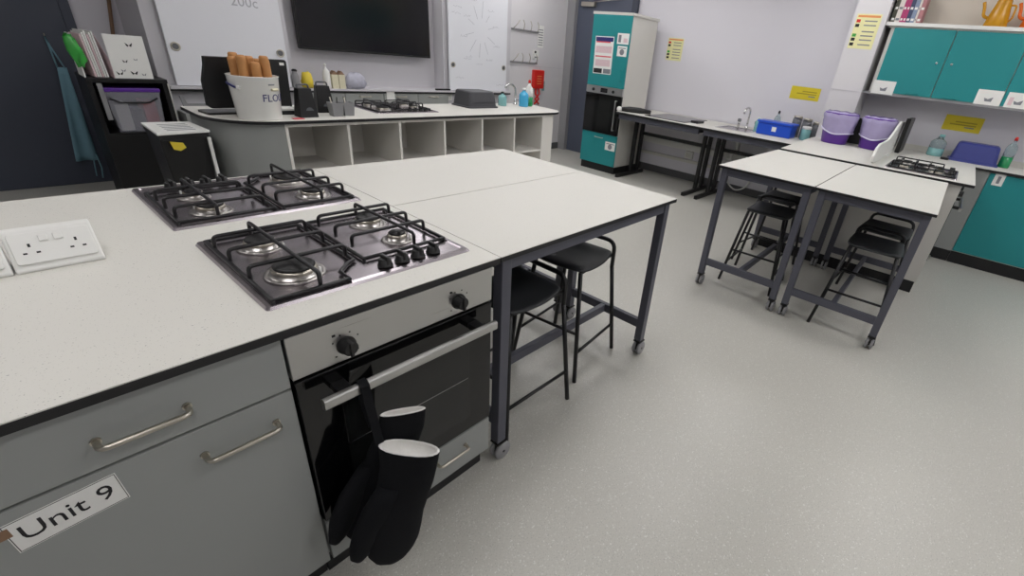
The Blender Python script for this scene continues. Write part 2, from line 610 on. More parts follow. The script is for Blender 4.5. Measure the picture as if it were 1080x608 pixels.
def make_hob(label):
    """4 burner hob, local, centred, knobs at front right (-y)"""
    t = thing('gas_hob', label, 'hob')
    hw, hd = .2825, .244
    b = MB()
    p0 = rrect(-hw, hw, -hd, hd, .010, 4)
    p1 = rrect(-hw+.004, hw-.004, -hd+.004, hd-.004, .010, 4)
    p2 = rrect(-hw+.016, hw-.016, -hd+.016, hd-.016, .010, 4)
    p3 = rrect(-hw+.020, hw-.020, -hd+.020, hd-.020, .010, 4)
    n = len(p0)
    vs = [(x, y, 0) for x, y in p0]+[(x, y, .007) for x, y in p1]+[(x, y, .008) for x, y in p2]+[(x, y, .0045) for x, y in p3]
    fs = []
    for k in range(3):
        fs += [(k*n+i, k*n+(i+1) % n, (k+1)*n+(i+1) % n, (k+1)*n+i) for i in range(n)]
    fs.append(tuple(3*n+i for i in range(n)))
    b.add(vs, fs, False)
    tr = b.build('tray', 'steel_hob', t)
    z0 = .0045
    burners = [(-.163, -.100, .052), (-.163, .118, .040), (.155, .124, .040), (.155, -.048, .029)]
    for (bx, by, br) in burners:
        ring = MB().lathe([(br+.019, z0), (br+.016, z0+.005), (br+.010, z0+.0035), (br+.002, z0+.003), (br, z0+.012), (br-.004, z0+.013)], (bx, by, 0), 32)
        q = ring.build('burner_ring', 'alu', t)
        MB().lathe([(br-.002, z0+.012), (br+.001, z0+.014), (br-.001, z0+.02), (br-.004, z0+.022)], (bx, by, 0), 32).build('burner_crown', 'nickel', q)
        MB().lathe([(br-.006, z0+.021), (br-.004, z0+.025), (br-.008, z0+.029), (br-.012, z0+.030)], (bx, by, 0), 32).build('burner_cap', 'cap', q)
        MB().tube([(bx+br*.72+.006, by-br*.72-.006, z0), (bx+br*.72+.006, by-br*.72-.006, z0+.022)], .003).build('igniter', 'white', q)
    zt = .047
    R_ = .0052

    def arch_x(mb, xa, xb, y):
        mb.tube([(xa, y, .013), (xa, y, zt), (xb, y, zt), (xb, y, .013)], R_, n=8, rad=.013)

    def arch_y(mb, x, ya, yb):
        mb.tube([(x, ya, .013), (x, ya, zt+.004), (x, yb, zt+.004), (x, yb, .013)], R_, n=8, rad=.010)
    g = MB()
    xl, xm, yb_, yf = -.262, -.012, .214, -.226
    # left grate base loop with a notch at its front right corner
    g.tube([(xl, yf, .013), (-.085, yf, .013), (-.085, yf+.05, .013), (-.045, yf+.09, .013), (xm-.012, yf+.1, .013), (xm-.012, yb_, .013), (xl, yb_, .013)], R_*1.15, n=8, closed=True)
    for y in (.150, .040, -.090):
        arch_x(g, xl+.004, xm-.016, y)
    arch_y(g, -.155, yf+.004, yb_-.008)
    for (x, y) in ((xl, yf), (xl, yb_), (xm-.012, yb_), (-.10, yf)):
        g.tube([(x, y, .0045), (x, y, .013)], .005)
    g.build('left_pan_support', 'iron', t)
    g = MB()
    xr = .262
    yq = yf+.09
    g.tube([(xm+.012, yq, .013), (xr, yq, .013), (xr, yb_, .013), (xm+.012, yb_, .013)], R_*1.15, n=8, closed=True)
    for y in (.165, .058, -.040):
        arch_x(g, xm+.03, xr-.008, y)
    arch_y(g, .160, yq+.004, yb_-.004)
    for (x, y) in ((xr, yq), (xr, yb_), (xm+.012, yb_), (xm+.012, yq)):
        g.tube([(x, y, .0045), (x, y, .013)], .005)
    g.build('right_pan_support', 'iron', t)
    for i in range(4):
        kx, ky = .028+.051*i, -.195
        k = MB().lathe([(.021, .0075), (.0205, .011), (.018, .013), (.0165, .026), (.014, .028)], (kx, ky, 0), 20).build('knob', 'blackplastic', t)
        MB().box(kx-.005, kx+.005, ky-.018, ky+.018, .012, .037).build('knob_grip', 'blackplastic', k, .003)
    return t


h1 = make_hob('stainless four-burner gas hob above the near oven, knobs facing the camera')
put(h1, (.5635, 1.291, ZT))
h2 = dup(h1, (.551, 1.912, ZT), PI, 'stainless four-burner gas hob at the rear of the near worktop, knobs away')


# --- socket boxes on the worktop
def make_socket(label):
    t = thing('socket_box', label, 'socket', (0, 0, 0), 'bench power sockets')
    wd = .148
    # profile in y,z: front bottom at y=0
    pr = [(0, 0), (0, .008), (.062, .084), (.082, .084), (.082, 0)]
    MB().prism(pr, -wd/2, wd/2, 'x').build('housing', 'white', t, .003)
    sl = math.atan2(.076, .062)
    A_ = Matrix.Translation((0, .031, .046)) @ Matrix.Rotation(sl, 4, 'X')
    f_ = MB().prism(rrect(-.067, .067, -.038, .038, .006), 0, .006, xf=A_).build('face_plate', 'white', t, .0015)
    for sx in (-1, 1):
        MB().box(sx*.012-.0075, sx*.012+.0075, .012, .027, .006, .0095, xf=A_ @ Matrix.Rotation(.06, 4, 'X')).build('switch', 'white', f_, .001)
        for (hx, hy, hw_, hh) in ((sx*.038, .006, .0022, .0042), (sx*.038-.0105, -.013, .0034, .002), (sx*.038+.0105, -.013, .0034, .002)):
            MB().box(hx-hw_, hx+hw_, hy-hh, hy+hh, .0055, .0064, xf=A_).build('pin_slot', 'blackink', f_)
    return t


s1 = make_socket('white double socket box on the worktop left of the hobs, all of it in view')
put(s1, (.032, 1.548, ZT))
dup(s1, (-.120, 1.548, ZT), 0, 'white double socket box cut off by the left picture edge')


# --- worktables on castors
def make_table(label, L, Wd, H):
    """local: corner at 0,0, x 0..L, y 0..Wd"""
    t = thing('worktable', label, 'table')
    MB().box(0, L, 0, Wd, H-.018, H-.0025).build('core', 'core', t)
    MB().box(0, L, 0, Wd, H-.0025, H).build('surface', 'worktop', t)
    a, hw = .045, .021
    lx, ly = (a, L-a), (.040, Wd-.040)
    zt, zb = H-.018, H-.068
    for y in ly:
        MB().box(lx[0]+hw, lx[1]-hw, y-.015, y+.015, zb, zt).build('apron_rail', 'frame', t)
    for x in lx:
        MB().box(x-.015, x+.015, ly[0]+hw, ly[1]-hw, zb, zt).build('end_rail', 'frame', t)
    for x in lx:
        for y in ly:
            lg = MB().box(x-hw, x+hw, y-hw, y+hw, .098, zt).build('leg', 'frame', t, .003)
            for k in (-1, 1):
                MB().lathe([(.008, -.008), (.034, -.008), (.039, -.004), (.039, .004), (.034, .008), (.008, .008)], (x+.012, y+k*.0145, .0395), 20, ax='y').build('caster_wheel', 'caster', lg)
            fk = MB().tube([(x, y, .07), (x, y, .10)], .013, n=12)
            fk.box(x-.012, x+.024, y-.0055, y+.0055, .03, .085)
            fk.box(x-.02, x+.03, y-.022, y+.022, .084, .092)
            fk.tube([(x+.012, y-.024, .0395), (x+.012, y+.024, .0395)], .006)
            fk.build('caster_fork', 'blackplastic', lg)
    for x in lx:
        MB().box(x-.014, x+.014, ly[0]+hw, ly[1]-hw, .172, .222).build('low_rail', 'frame', t, .002)
    ym = Wd/2
    MB().box(lx[0]+.014, lx[1]-.014, ym-.014, ym+.014, .174, .220).build('centre_rail', 'frame', t, .002)
    return t


nt1 = make_table('white-topped worktable on castors beside the near oven, two stools under it', 1.142, .596, ZT)
put(nt1, (.888, Y0, 0))
dup(nt1, (.888, YS+.004, 0), 0, 'white-topped worktable behind the near one, facing the teacher bench').scale = (1, .632/.596, 1)
rt1 = make_table('white-topped worktable in the right group, nearer the sink wall', 1.30, .630, ZT)
put(rt1, (3.11, .575, 0))
dup(rt1, (3.11, -.062, 0), 0, 'white-topped worktable in the right group, nearer the teal base cabinet')


# --- stools
def make_stool(label, group):
    """local, centred; back loop at +x"""
    t = thing('stool', label, 'stool', (0, 0, 0), group)
    zs = .60
    n = 9
    vs, fs = [], []
    a = .168

    def hgt(u, v):
        return zs - .010 + .014*(abs(u)**3) + (.012*max(0, u)**2) + .004*v*v
    grid = []
    for i in range(n):
        for j in range(n):
            u, v = -1+2*i/(n-1), -1+2*j/(n-1)
            # squircle mapping for rounded corners
            k = 1 - .10*(u*u*v*v)
            x, y = a*u*k, a*.97*v*k
            grid.append((x, y, hgt(u, v) - (.010 if max(abs(u), abs(v)) > .99 else 0)))
    vs = grid + [(x*.985, y*.985, z-.018) for x, y, z in grid]
    N = n*n
    for i in range(n-1):
        for j in range(n-1):
            q = (i*n+j, (i+1)*n+j, (i+1)*n+j+1, i*n+j+1)
            fs += [q, tuple(N+k for k in reversed(q))]
    per = [i*n for i in range(n)]+[(n-1)*n+j for j in range(1, n)]+[i*n+n-1 for i in range(n-2, -1, -1)]+[j for j in range(n-2, 0, -1)]
    for i in range(len(per)):
        p, q = per[i], per[(i+1) % len(per)]
        fs.append((q, p, N+p, N+q))
    MB().add(vs, fs, True).build('seat', 'stool', t, 0, None, 2, 1)
    R_ = .011
    f = .20
    hx, hy = .155, .15
    # back loop: two back legs joined over the seat
    MB().tube([(hx+.022, -hy+.01, .50), (hx+.024, -hy+.012, .648), (hx+.02, hy-.012, .648), (hx+.022, hy-.01, .50)], R_, n=8, rad=.05).build('back_loop', 'stoolleg', t)
    for sy in (-1, 1):
        MB().tube([(hx+.022, sy*(hy-.01), .51), (f, sy*(f-.0), 0)], R_, n=8).build('leg', 'stoolleg', t)
        MB().tube([(-hx+.02, sy*(hy-.02), .575), (-f, sy*f, 0)], R_, n=8).build('leg', 'stoolleg', t)
    u = MB()
    for sy in (-1, 1):
        u.tube([(-hx+.02, sy*(hy-.02), .571), (hx+.022, sy*(hy-.02), .571)], .009, n=8)
    for x in (-.1, .12):
        u.tube([(x, -hy+.02, .571), (x, hy-.02, .571)], .009, n=8)
    u.build('seat_rail', 'stoolleg', t)

    def at(sx, sy, z):
        if sx > 0:
            k = (.51-z)/.51
            return (hx+.022+(f-hx-.022)*k, sy*((hy-.01)+(f-hy+.01)*k), z)
        k = (.575-z)/.575
        return (-(hx-.02)-(f-hx+.02)*k, sy*((hy-.02)+(f-hy+.02)*k), z)
    for sy in (-1, 1):
        MB().tube([at(-1, sy, .16), at(1, sy, .16)], .008, n=8).build('stretcher', 'stoolleg', t)
    MB().tube([at(-1, -1, .26), at(-1, 1, .26)], .008, n=8).build('stretcher', 'stoolleg', t)
    return t


GS = 'black stools under the worktables'
stl = make_stool('black stool under the near worktable, right beside the oven', GS)
put(stl, (1.205, 1.222, 0), 0)
dup(stl, (1.70, 1.30, 0), .12, 'black stool under the near worktable, further from the oven')
dup(stl, (3.58, .90, 0), .05, 'black stool at the front under the right table nearer the sinks')
dup(stl, (4.06, .97, 0), -.1, 'black stool at the back under the right table nearer the sinks')
dup(stl, (3.42, .165, 0), .04, 'black stool at the front under the right table nearer the teal cabinet')
dup(stl, (3.90, .17, 0), -.06, 'black stool at the back under the right table nearer the teal cabinet')

# --- oven gloves on the oven handle


def glove_mesh(rings, thumb, n=20):
    """rings: (centre, half width, half depth, angle of width direction); returns builder of the closed outer skin"""
    mb = MB()
    vs, fs = [], []
    for (c, a, b, an) in rings:
        wv = Vector((math.cos(an), math.sin(an), 0))
        dv = Vector((-math.sin(an), math.cos(an), 0))
        for k in range(n):
            q = 2*PI*k/n
            vs.append(Vector(c)+wv*a*math.copysign(abs(math.cos(q))**.8, math.cos(q))+dv*b*math.sin(q))
    m = len(rings)
    for i in range(m-1):
        for k in range(n):
            fs.append((i*n+k, i*n+(k+1) % n, (i+1)*n+(k+1) % n, (i+1)*n+k))
    fs.append(tuple((m-1)*n+k for k in range(n)))
    mb.add(vs, fs, True)
    vs, fs = [], []
    for (c, a, b, an) in thumb:
        wv = Vector((math.cos(an), math.sin(an), 0))
        dv = Vector((-math.sin(an), math.cos(an), 0))
        for k in range(n):
            q = 2*PI*k/n
            vs.append(Vector(c)+wv*a*math.cos(q)+dv*b*math.sin(q))
    m = len(thumb)
    for i in range(m-1):
        for k in range(n):
            fs.append((i*n+k, i*n+(k+1) % n, (i+1)*n+(k+1) % n, (i+1)*n+k))
    fs += [tuple((m-1)*n+k for k in range(n)), tuple(reversed(range(n)))]
    mb.add(vs, fs, True)
    return mb


def lining(c, a, b, an, n=20):
    mb = MB()
    vs, fs = [], []
    wv, dv = Vector((math.cos(an), math.sin(an), 0)), Vector((-math.sin(an), math.cos(an), 0))
    for (ka, z) in ((1.0, 0), (.93, .003), (.9, -.004), (.8, -.016), (.45, -.022)):
        for k in range(n):
            q = 2*PI*k/n
            vs.append(Vector(c)+wv*a*ka*math.copysign(abs(math.cos(q))**.8, math.cos(q))+dv*b*ka*math.sin(q)+Vector((0, 0, z)))
    for i in range(4):
        for k in range(n):
            fs.append((i*n+k, i*n+(k+1) % n, (i+1)*n+(k+1) % n, (i+1)*n+k))
    fs.append(tuple(4*n+k for k in range(n)))
    return mb.add(vs, fs, True)


gl = thing('oven_gloves', 'pair of black oven gloves with white lining hanging from the near oven handle', 'oven gloves', (.42, .84, .14))
A1 = math.radians(-55)
g1 = [((.450, .806, .552), .079, .026, A1), ((.446, .808, .50), .074, .030, math.radians(-52)), ((.436, .812, .44), .071, .032, math.radians(-46)),
      ((.420, .818, .38), .072, .034, math.radians(-34)), ((.402, .824, .32), .076, .034, math.radians(-22)), ((.394, .826, .26), .076, .033, math.radians(-16)),
      ((.392, .828, .21), .070, .032, math.radians(-12)), ((.392, .83, .175), .056, .028, math.radians(-10)), ((.392, .83, .152), .034, .020, math.radians(-10)), ((.392, .83, .143), .014, .010, math.radians(-10))]
t1 = [((.400, .826, .44), .034, .026, -.5), ((.375, .834, .38), .048, .027, -.4), ((.345, .842, .32), .047, .025, -.3), ((.322, .848, .27), .038, .023, -.2), ((.310, .85, .235), .028, .019, -.1), ((.305, .851, .215), .012, .01, -.1)]
p = glove_mesh(g1, t1).build('glove', 'glove', gl)
lining((.450, .806, .553), .079, .026, A1).build('cuff_lining', 'lining', p)
A2 = math.radians(-30)
g2 = [((.474, .862, .622), .056, .012, A2), ((.468, .872, .56), .060, .018, A2), ((.45, .885, .50), .064, .022, A2), ((.43, .90, .43), .066, .022, math.radians(-14)),
      ((.405, .915, .36), .068, .021, math.radians(-6)), ((.385, .924, .29), .068, .021, 0), ((.37, .928, .23), .06, .02, 0), ((.365, .928, .19), .04, .016, 0), ((.362, .928, .178), .015, .008, 0)]
t2 = [((.39, .912, .46), .03, .018, 0), ((.35, .916, .40), .045, .018, 0), ((.318, .918, .34), .044, .018, 0), ((.298, .918, .29), .034, .017, 0), ((.286, .918, .26), .024, .014, 0), ((.281, .918, .245), .01, .007, 0)]
p = glove_mesh(g2, t2).build('glove', 'glove', gl)
lining((.474, .862, .623), .056, .012, A2).build('cuff_lining', 'lining', p)


def strip(path, x0, x1, th):
    """flat band following a path in (y,z)"""
    L_, R_ = [], []
    for i, q in enumerate(path):
        a, b = path[max(0, i-1)], path[min(len(path)-1, i+1)]
        tx, tz = b[0]-a[0], b[1]-a[1]
        ln = math.hypot(tx, tz)
        nx, nz = -tz/ln*th/2, tx/ln*th/2
        L_.append((q[0]+nx, q[1]+nz))
        R_.append((q[0]-nx, q[1]-nz))
    return MB().prism(L_+R_[::-1], x0, x1, 'x')


strip([(.868, .555), (.885, .62), (.902, .69), (.906, .718), (.915, .7265), (.927, .7265), (.934, .718), (.933, .69), (.915, .64), (.895, .60)], .396, .418, .003).build('strap', 'glove', gl)

# ================================================================== teacher bench
BF, BB = 3.41, 4.10
t = thing('teacher_bench', 'long white-topped teacher bench with open cubbyholes under the wall screen', 'bench', (2.5, 3.75, 0))


def bench_outline(inset):
    i = inset
    pts = []
    c = (1.25, 3.41+.37)
    rx, ry = .36-i, .37-i
    for k in range(13):
        a = PI+PI/2*k/12
        pts.append((c[0]+rx*math.cos(a), c[1]+ry*math.sin(a)))
    c = (3.86, 3.41+.24)
    for k in range(9):
        a = -PI/2+PI/2*k/8
        pts.append((c[0]+(.24-i)*math.cos(a), c[1]+(.24-i)*math.sin(a)))
    pts += [(4.10-i, BB-i), (.89+i, BB-i)]
    return pts


MB().prism(bench_outline(0), ZT-.022, ZT-.0025).build('top_core', 'core', t)
MB().prism(bench_outline(0), ZT-.0025, ZT).build('top_surface', 'worktop', t)
# curved end cupboard
c = (1.25, 3.78)
pts = [(c[0]+.33*math.cos(PI+PI/2*k/40), c[1]+.34*math.sin(PI+PI/2*k/40)) for k in range(41)]
pts += [(1.262, 3.44), (1.262, 4.06), (.92, 4.06)]
MB().prism(pts, .1, ZT-.022, smooth=False).build('curved_end', 'grey', t)
xs = [1.272, 1.68, 2.09, 2.51, 2.925, 3.335, 3.742]
for x in xs:
    MB().box(x-.009, x+.009, 3.44, 4.04, .1, ZT-.022).build('divider', 'cubby', t)
for i in range(6):
    xa, xb = xs[i]+.009, xs[i+1]-.009
    MB().box(xa, xb, 4.02, 4.04, .1, ZT-.022).build('back_panel', 'cubby', t)
    MB().box(xa, xb, 3.445, 4.02, .52, .538).build('shelf', 'cubby', t)
    MB().box(xa, xb, 3.445, 4.02, .1, .118).build('base_shelf', 'cubby', t)
    MB().box(xa, xb, 3.44, 3.458, ZT-.045, ZT-.022).build('top_rail', 'cubby', t)
MB().box(3.751, 3.90, 3.44, 4.04, .1, ZT-.022).build('end_panel', 'cubby', t)
MB().box(1.0, 3.88, 3.50, 4.0, 0, .1).build('plinth', 'core', t)

# hob, things standing on the bench
dup(h1, (2.29, 3.84, ZT), 0, 'gas hob let into the teacher bench under the screen')
# flour bucket
bx_, by_ = 1.175, 3.565
t = thing('flour_bucket', 'white enamel bucket lettered FLOUR in navy on the teacher bench', 'bucket', (bx_, by_, ZT))


def br(z):
    pass
    return .122+.016*(z-ZT)/.25


MB().lathe([(.119, ZT), (.122, ZT+.004), (br(ZT+.25), ZT+.25), (br(ZT+.25)+.004, ZT+.254), (br(ZT+.25)-.002, ZT+.256), (br(ZT+.25)-.006, ZT+.25), (.116, ZT+.01), (.01, ZT+.008)], (bx_, by_, 0), 40).build('pail', 'enamel', t)


def on_bucket(cx0, cz0):
    def fn(c_):
        z = cz0+c_.y
        rr = br(z)+.0006+c_.z
        a = cx0+c_.x/br(z)
        return (bx_+rr*math.cos(a), by_+rr*math.sin(a), z)
    return fn


TA = math.radians(-72)
lettering('flour_lettering', 'FLOUR', .062, 'blueink', t, on_bucket(TA+.32, ZT+.132))
fn = on_bucket(TA+.10, ZT+.212)
MB().add([fn(Vector((x, y, z))) for z in (.0001, .0006) for y in (-.004, .004) for x in (-.022, -.011, 0, .011, .022)],
         [(k, k+1, k+6, k+5) for k in range(4)]+[(k+10, k+11, k+16, k+15) for k in range(4)]).build('small_print', 'greyink', t)
arc = []
for k in range(9):
    a = math.radians(-152+ -6*k*1.2)
    rr = br(ZT+.2)+.004
    arc.append((bx_+rr*math.cos(a), by_+rr*math.sin(a), ZT+.188+.018*math.sin(k/8*PI*.6)))
MB().tube(arc, .006).build('carry_handle', 'blueink', t)
MB().lathe([(.012, 0), (.012, .008), (.004, .01)], (0, 0, 0), 12, ax='y', xf=Matrix.Translation((bx_+br(ZT+.19)*math.cos(math.radians(-146)), by_+br(ZT+.19)*math.sin(math.radians(-146)), ZT+.188)) @ Matrix.Rotation(math.radians(125), 4, 'Z')).build('handle_lug', 'white', t)
wpts = []
for k in range(6):
    a = TA+.02+.34*k/5
    rr = br(ZT+.185)+.009
    wpts.append((bx_+rr*math.cos(a), by_+rr*math.sin(a), ZT+.184))
MB().tube(wpts, .008).build('wooden_grip', 'carton', t)
# rolling pins standing in the bucket
pins = [(.084*math.cos(math.radians(a)), .084*math.sin(math.radians(a))) for a in (180, 225, 270, 315, 0, 45, 135, 90)]+[(0, 0)]
pl = ['at the left', 'front left', 'front middle', 'front right', 'at the right', 'back right', 'back left', 'back middle', 'in the centre']
for i, (px_, py_) in enumerate(pins):
    hgt_ = .345+.02*math.sin(i*2.4)
    lean = Vector((px_*.1-.012, py_*.1, 1)).normalized()
    base = Vector((bx_+px_+.002, by_+py_, ZT+.0105))
    q = MB()
    rr = .026
    pr = [(rr*.72, 0), (rr*.95, .008), (rr, .02), (rr, hgt_-.02), (rr*.95, hgt_-.008), (rr*.75, hgt_)]
    ring = []
    A_ = Matrix.Translation(base) @ Vector((0, 0, 1)).rotation_difference(lean).to_matrix().to_4x4()
    q.lathe(pr, (0, 0, 0), 16, xf=A_)
    tag(q.build('rolling_pin', 'wood'), 'pale wooden rolling pin %s of the flour bucket bunch' % pl[i], 'rolling pin', 'rolling pins in the flour bucket')
# black monitor seen from behind
t = thing('monitor', 'black monitor standing behind the flour bucket on the teacher bench', 'monitor', (1.19, 3.85, ZT))
A_ = Matrix.Translation((1.20, 3.80, 0)) @ Matrix.Rotation(.10, 4, 'Z')
MB().prism([(-.245, .965), (-.222, .945), (.275, .945), (.285, 1.24), (.275, 1.25), (-.205, 1.25), (-.212, 1.2), (-.24, 1.11)], -.012, .018, 'y', xf=A_).build('screen_body', 'blackplastic', t, .004)
MB().box(-.04, .04, .018, .04, .925, 1.06, xf=A_).build('stand', 'blackplastic', t)
MB().prism(rrect(-.27, -.02, -.07, .10, .02), ZT, ZT+.012, xf=A_).build('foot', 'blackplastic', t)
MB().box(.235, .265, -.0135, -.012, 1.215, 1.232, xf=A_).build('tag', 'paper', t)
# box graters
for i, (gx, gy, a) in enumerate(((1.458, 3.56, .05), (1.665, 3.74, -.1))):
    t = thing('box_grater', ['black tapered box grater beside the pink card', 'black tapered box grater behind the grey pots'][i], 'grater', (gx, gy, ZT), 'box graters')
    A_ = Matrix.Translation((gx, gy, ZT)) @ Matrix.Rotation(a, 4, 'Z')
    b = MB()
    w0, d0, w1, d1, h_ = .062, .046, .044, .028, .185
    vs = [(-w0, -d0, 0), (w0, -d0, 0), (w0, d0, 0), (-w0, d0, 0), (-w1, -d1, h_), (w1, -d1, h_), (w1, d1, h_), (-w1, d1, h_)]
    b.add(vs, [(3, 2, 1, 0), (4, 5, 6, 7), (0, 1, 5, 4), (1, 2, 6, 5), (2, 3, 7, 6), (3, 0, 4, 7)], False, A_)
    b.build('body', 'blackplastic', t, .004)
    MB().tube([(-w1+.006, 0, h_-.002), (-w1+.008, 0, h_+.022), (w1-.008, 0, h_+.022), (w1-.006, 0, h_-.002)], .006, rad=.02, xf=A_).build('handle', 'smoke', t)
    MB().lathe([(.026, 0), (.026, .003), (.01, .004)], (.008, -.0455, .036), 16, ax='y', xf=A_ @ Matrix.Rotation(-.09, 4, 'X')).build('badge', 'smoke', t)
# grey pots with utensils
for i, (gx, gy) in enumerate(((1.663, 3.56), (1.752, 3.575))):
    t = thing('utensil_pot', ['grey plastic utensil pot beside the box graters', 'grey plastic utensil pot nearer the bench hob'][i], 'pot', (gx, gy, ZT), 'grey utensil pots')
    b = MB()
    w0, w1, h_ = .034, .042, .092
    vs = [(sx*w0, sy*w0, 0) for sx, sy in ((-1, -1), (1, -1), (1, 1), (-1, 1))]+[(sx*w1, sy*w1, h_) for sx, sy in ((-1, -1), (1, -1), (1, 1), (-1, 1))]
    vs += [(sx*(w1-.004), sy*(w1-.004), h_) for sx, sy in ((-1, -1), (1, -1), (1, 1), (-1, 1))]+[(sx*(w0-.004), sy*(w0-.004), .006) for sx, sy in ((-1, -1), (1, -1), (1, 1), (-1, 1))]
    fs = [(3, 2, 1, 0)]
    for k in range(3):
        fs += [(k*4+j, k*4+(j+1) % 4, k*4+4+(j+1) % 4, k*4+4+j) for j in range(4)]
    fs.append((12, 13, 14, 15))
    b.add(vs, fs, False, Matrix.Translation((gx, gy, ZT)))
    b.build('cup', 'pot', t, .002)
    for k in range(2):
        a = k*2.3+i+.6
        q = MB().tube([(gx+.012*math.cos(a), gy+.012*math.sin(a), ZT+.008), (gx+.03*math.cos(a), gy+.03*math.sin(a), ZT+.125+.012*math.sin(k*3))], .004)
        tag(q.build('utensil', 'nickel' if k % 2 else 'blackplastic'), ['steel utensil handle in the grey pot', 'black utensil handle in the grey pot'][1-k % 2]+[' by the graters', ' by the hob'][i], 'utensil', 'utensils in the %s grey pot' % ['first', 'second'][i])
tag(box('price_card', 1.335, 1.40, 3.455, 3.50, ZT, ZT+.004, 'redtag'), 'small pink card lying at the bench edge right of the bucket', 'card')
t = thing('digital_scale', 'small black and white scale with cable right of the bucket', 'scale', (1.40, 3.70, ZT))
box('base', 1.33, 1.44, 3.65, 3.75, ZT, ZT+.025, 'blackplastic', t, .006)
box('plate', 1.335, 1.435, 3.655, 3.745, ZT+.025, ZT+.045, 'white', t, .006)
t = thing('tin_can', 'small pale tin standing behind the scale', 'tin', (1.547, 3.80, ZT))
MB().lathe([(.026, ZT), (.027, ZT+.004), (.027, ZT+.07), (.025, ZT+.074)], (1.547, 3.80, 0), 20).build('can_body', 'greylight', t)
MB().lathe([(.022, ZT+.074), (.022, ZT+.10), (.012, ZT+.112), (.012, ZT+.125)], (1.547, 3.80, 0), 20).build('lid', 'smoke', t)

# grey upturned basin
t = thing('washing_up_basin', 'charcoal washing-up basin upturned on the teacher bench by the tap', 'basin', (3.24, 3.93, ZT))
b = MB()
lay = [((.195, .15), 0), ((.192, .147), .012), ((.178, .138), .014), ((.162, .12), .14), ((.152, .11), .15)]
vs, fs = [], []
for (wh, z) in lay:
    vs += [(3.235+x, 3.92+y, ZT+z) for x, y in rrect(-wh[0], wh[0], -wh[1], wh[1], .035, 4)]
n = 20
for i in range(len(lay)-1):
    fs += [(i*n+k, i*n+(k+1) % n, (i+1)*n+(k+1) % n, (i+1)*n+k) for k in range(n)]
fs += [tuple((len(lay)-1)*n+k for k in range(n)), tuple(reversed(range(n)))]
b.add(vs, fs, False).build('basin_shell', 'greybox', t)
MB().box(3.08, 3.39, 3.782, 3.795, ZT+.05, ZT+.054).build('rib', 'greybox', t)
# mixer tap
t = thing('mixer_tap', 'chrome swan-neck tap at the right end of the teacher bench', 'tap', (3.86, 4.0, ZT))
MB().lathe([(.024, ZT), (.024, ZT+.01), (.014, ZT+.014), (.014, ZT+.06), (.011, ZT+.065)], (3.87, 4.0, 0), 16).build('base', 'chrome', t)
MB().tube([(3.87, 4.0, ZT+.06), (3.872, 4.0, ZT+.17), (3.80, 3.99, ZT+.215), (3.71, 3.98, ZT+.20), (3.705, 3.98, ZT+.17)], .010, rad=.05).build('spout', 'chrome', t)
MB().tube([(3.885, 3.99, ZT+.045), (3.93, 3.97, ZT+.06)], .006).build('lever', 'chrome', t)


def bottle(name, x, y, z, r_, h_, m, label, capm=None, neck=.35, cat='bottle', group=None, trig=False, liquid=None, lean=0):
    t = thing(name, label, cat, (x, y, z), group)
    pr = [(r_*.92, z), (r_, z+h_*.04), (r_, z+h_*.62), (r_*.85, z+h_*.7), (r_*neck, z+h_*.82), (r_*neck, z+h_*.88)]
    if liquid:
        pr0 = [(r_*.92, z), (r_, z+h_*.04), (r_, z+h_*.36)]
        MB().lathe(pr0, (x, y, 0), 18).build('liquid', liquid, t)
        pr = [(r_, z+h_*.36)]+pr[2:]
    MB().lathe(pr, (x, y, 0), 18).build('body', m, t)
    if trig:
        MB().box(x-.012, x+.012, y-.03, y+.018, z+h_*.88, z+h_, ).build('trigger_head', capm or 'white', t, .004)
        MB().tube([(x, y-.02, z+h_*.9), (x, y-.03, z+h_*.78)], .004).build('trigger', capm or 'white', t)
    else:
        MB().lathe([(r_*neck*1.15, z+h_*.88), (r_*neck*1.15, z+h_*.95), (r_*neck*.6, z+h_)], (x, y, 0), 14).build('cap', capm or 'white', t)
    return t


bottle('soap_bottle', 3.615, 3.93, ZT, .045, .14, 'tealliq', 'pale teal low bottle left of the bench tap', 'blackplastic')
bottle('soap_bottle', 3.855, 3.85, ZT, .052, .19, 'blueliq', 'bright blue soap bottle with clear pump beside the bench tap', 'white')
bottle('washing_up_liquid', 3.965, 3.88, ZT, .045, .27, 'paper', 'tall white and green washing-up liquid bottle with red cap on the teacher bench', 'red', .3, liquid='greenliq')

# ================================================================== teaching wall fittings
ledge = struct(MB().box(1.10, 4.95, 5.20, 5.299, .895, .915).build('trim_6', 'alcove'))
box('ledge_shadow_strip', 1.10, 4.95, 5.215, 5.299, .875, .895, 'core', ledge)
struct(box('trim_7', 2.111, 3.879, 5.30, 5.50, .80, .915, 'alcove'))


def whiteboard(x0, x1, label):
    t = thing('whiteboard', label, 'whiteboard', ((x0+x1)/2, 5.26, .92), 'sliding whiteboards')
    bdp = MB().box(x0, x1, 5.245, 5.265, .918, 2.3).build('panel', 'board', t, .003)
    for hx in (x0+.055, x1-.055):
        MB().lathe([(.034, -.002), (.034, -.006), (.026, -.006), (.025, -.001), (.02, -.0005)], (hx, 5.245, 1.215), 24, ax='y').build('finger_ring', 'nickel', bdp)
        MB().lathe([(.025, -.0015), (.02, -.0025)], (hx, 5.245, 1.215), 24, ax='y').build('finger_hole', 'smoke', bdp)
    MB().box(x0+.05, x1-.05, 5.265, 5.299, 1.0, 1.05).build('slide_rail', 'alcove', t)
    MB().box(x0+.05, x1-.05, 5.265, 5.299, 2.2, 2.25).build('slide_rail', 'alcove', t)
    return t, bdp


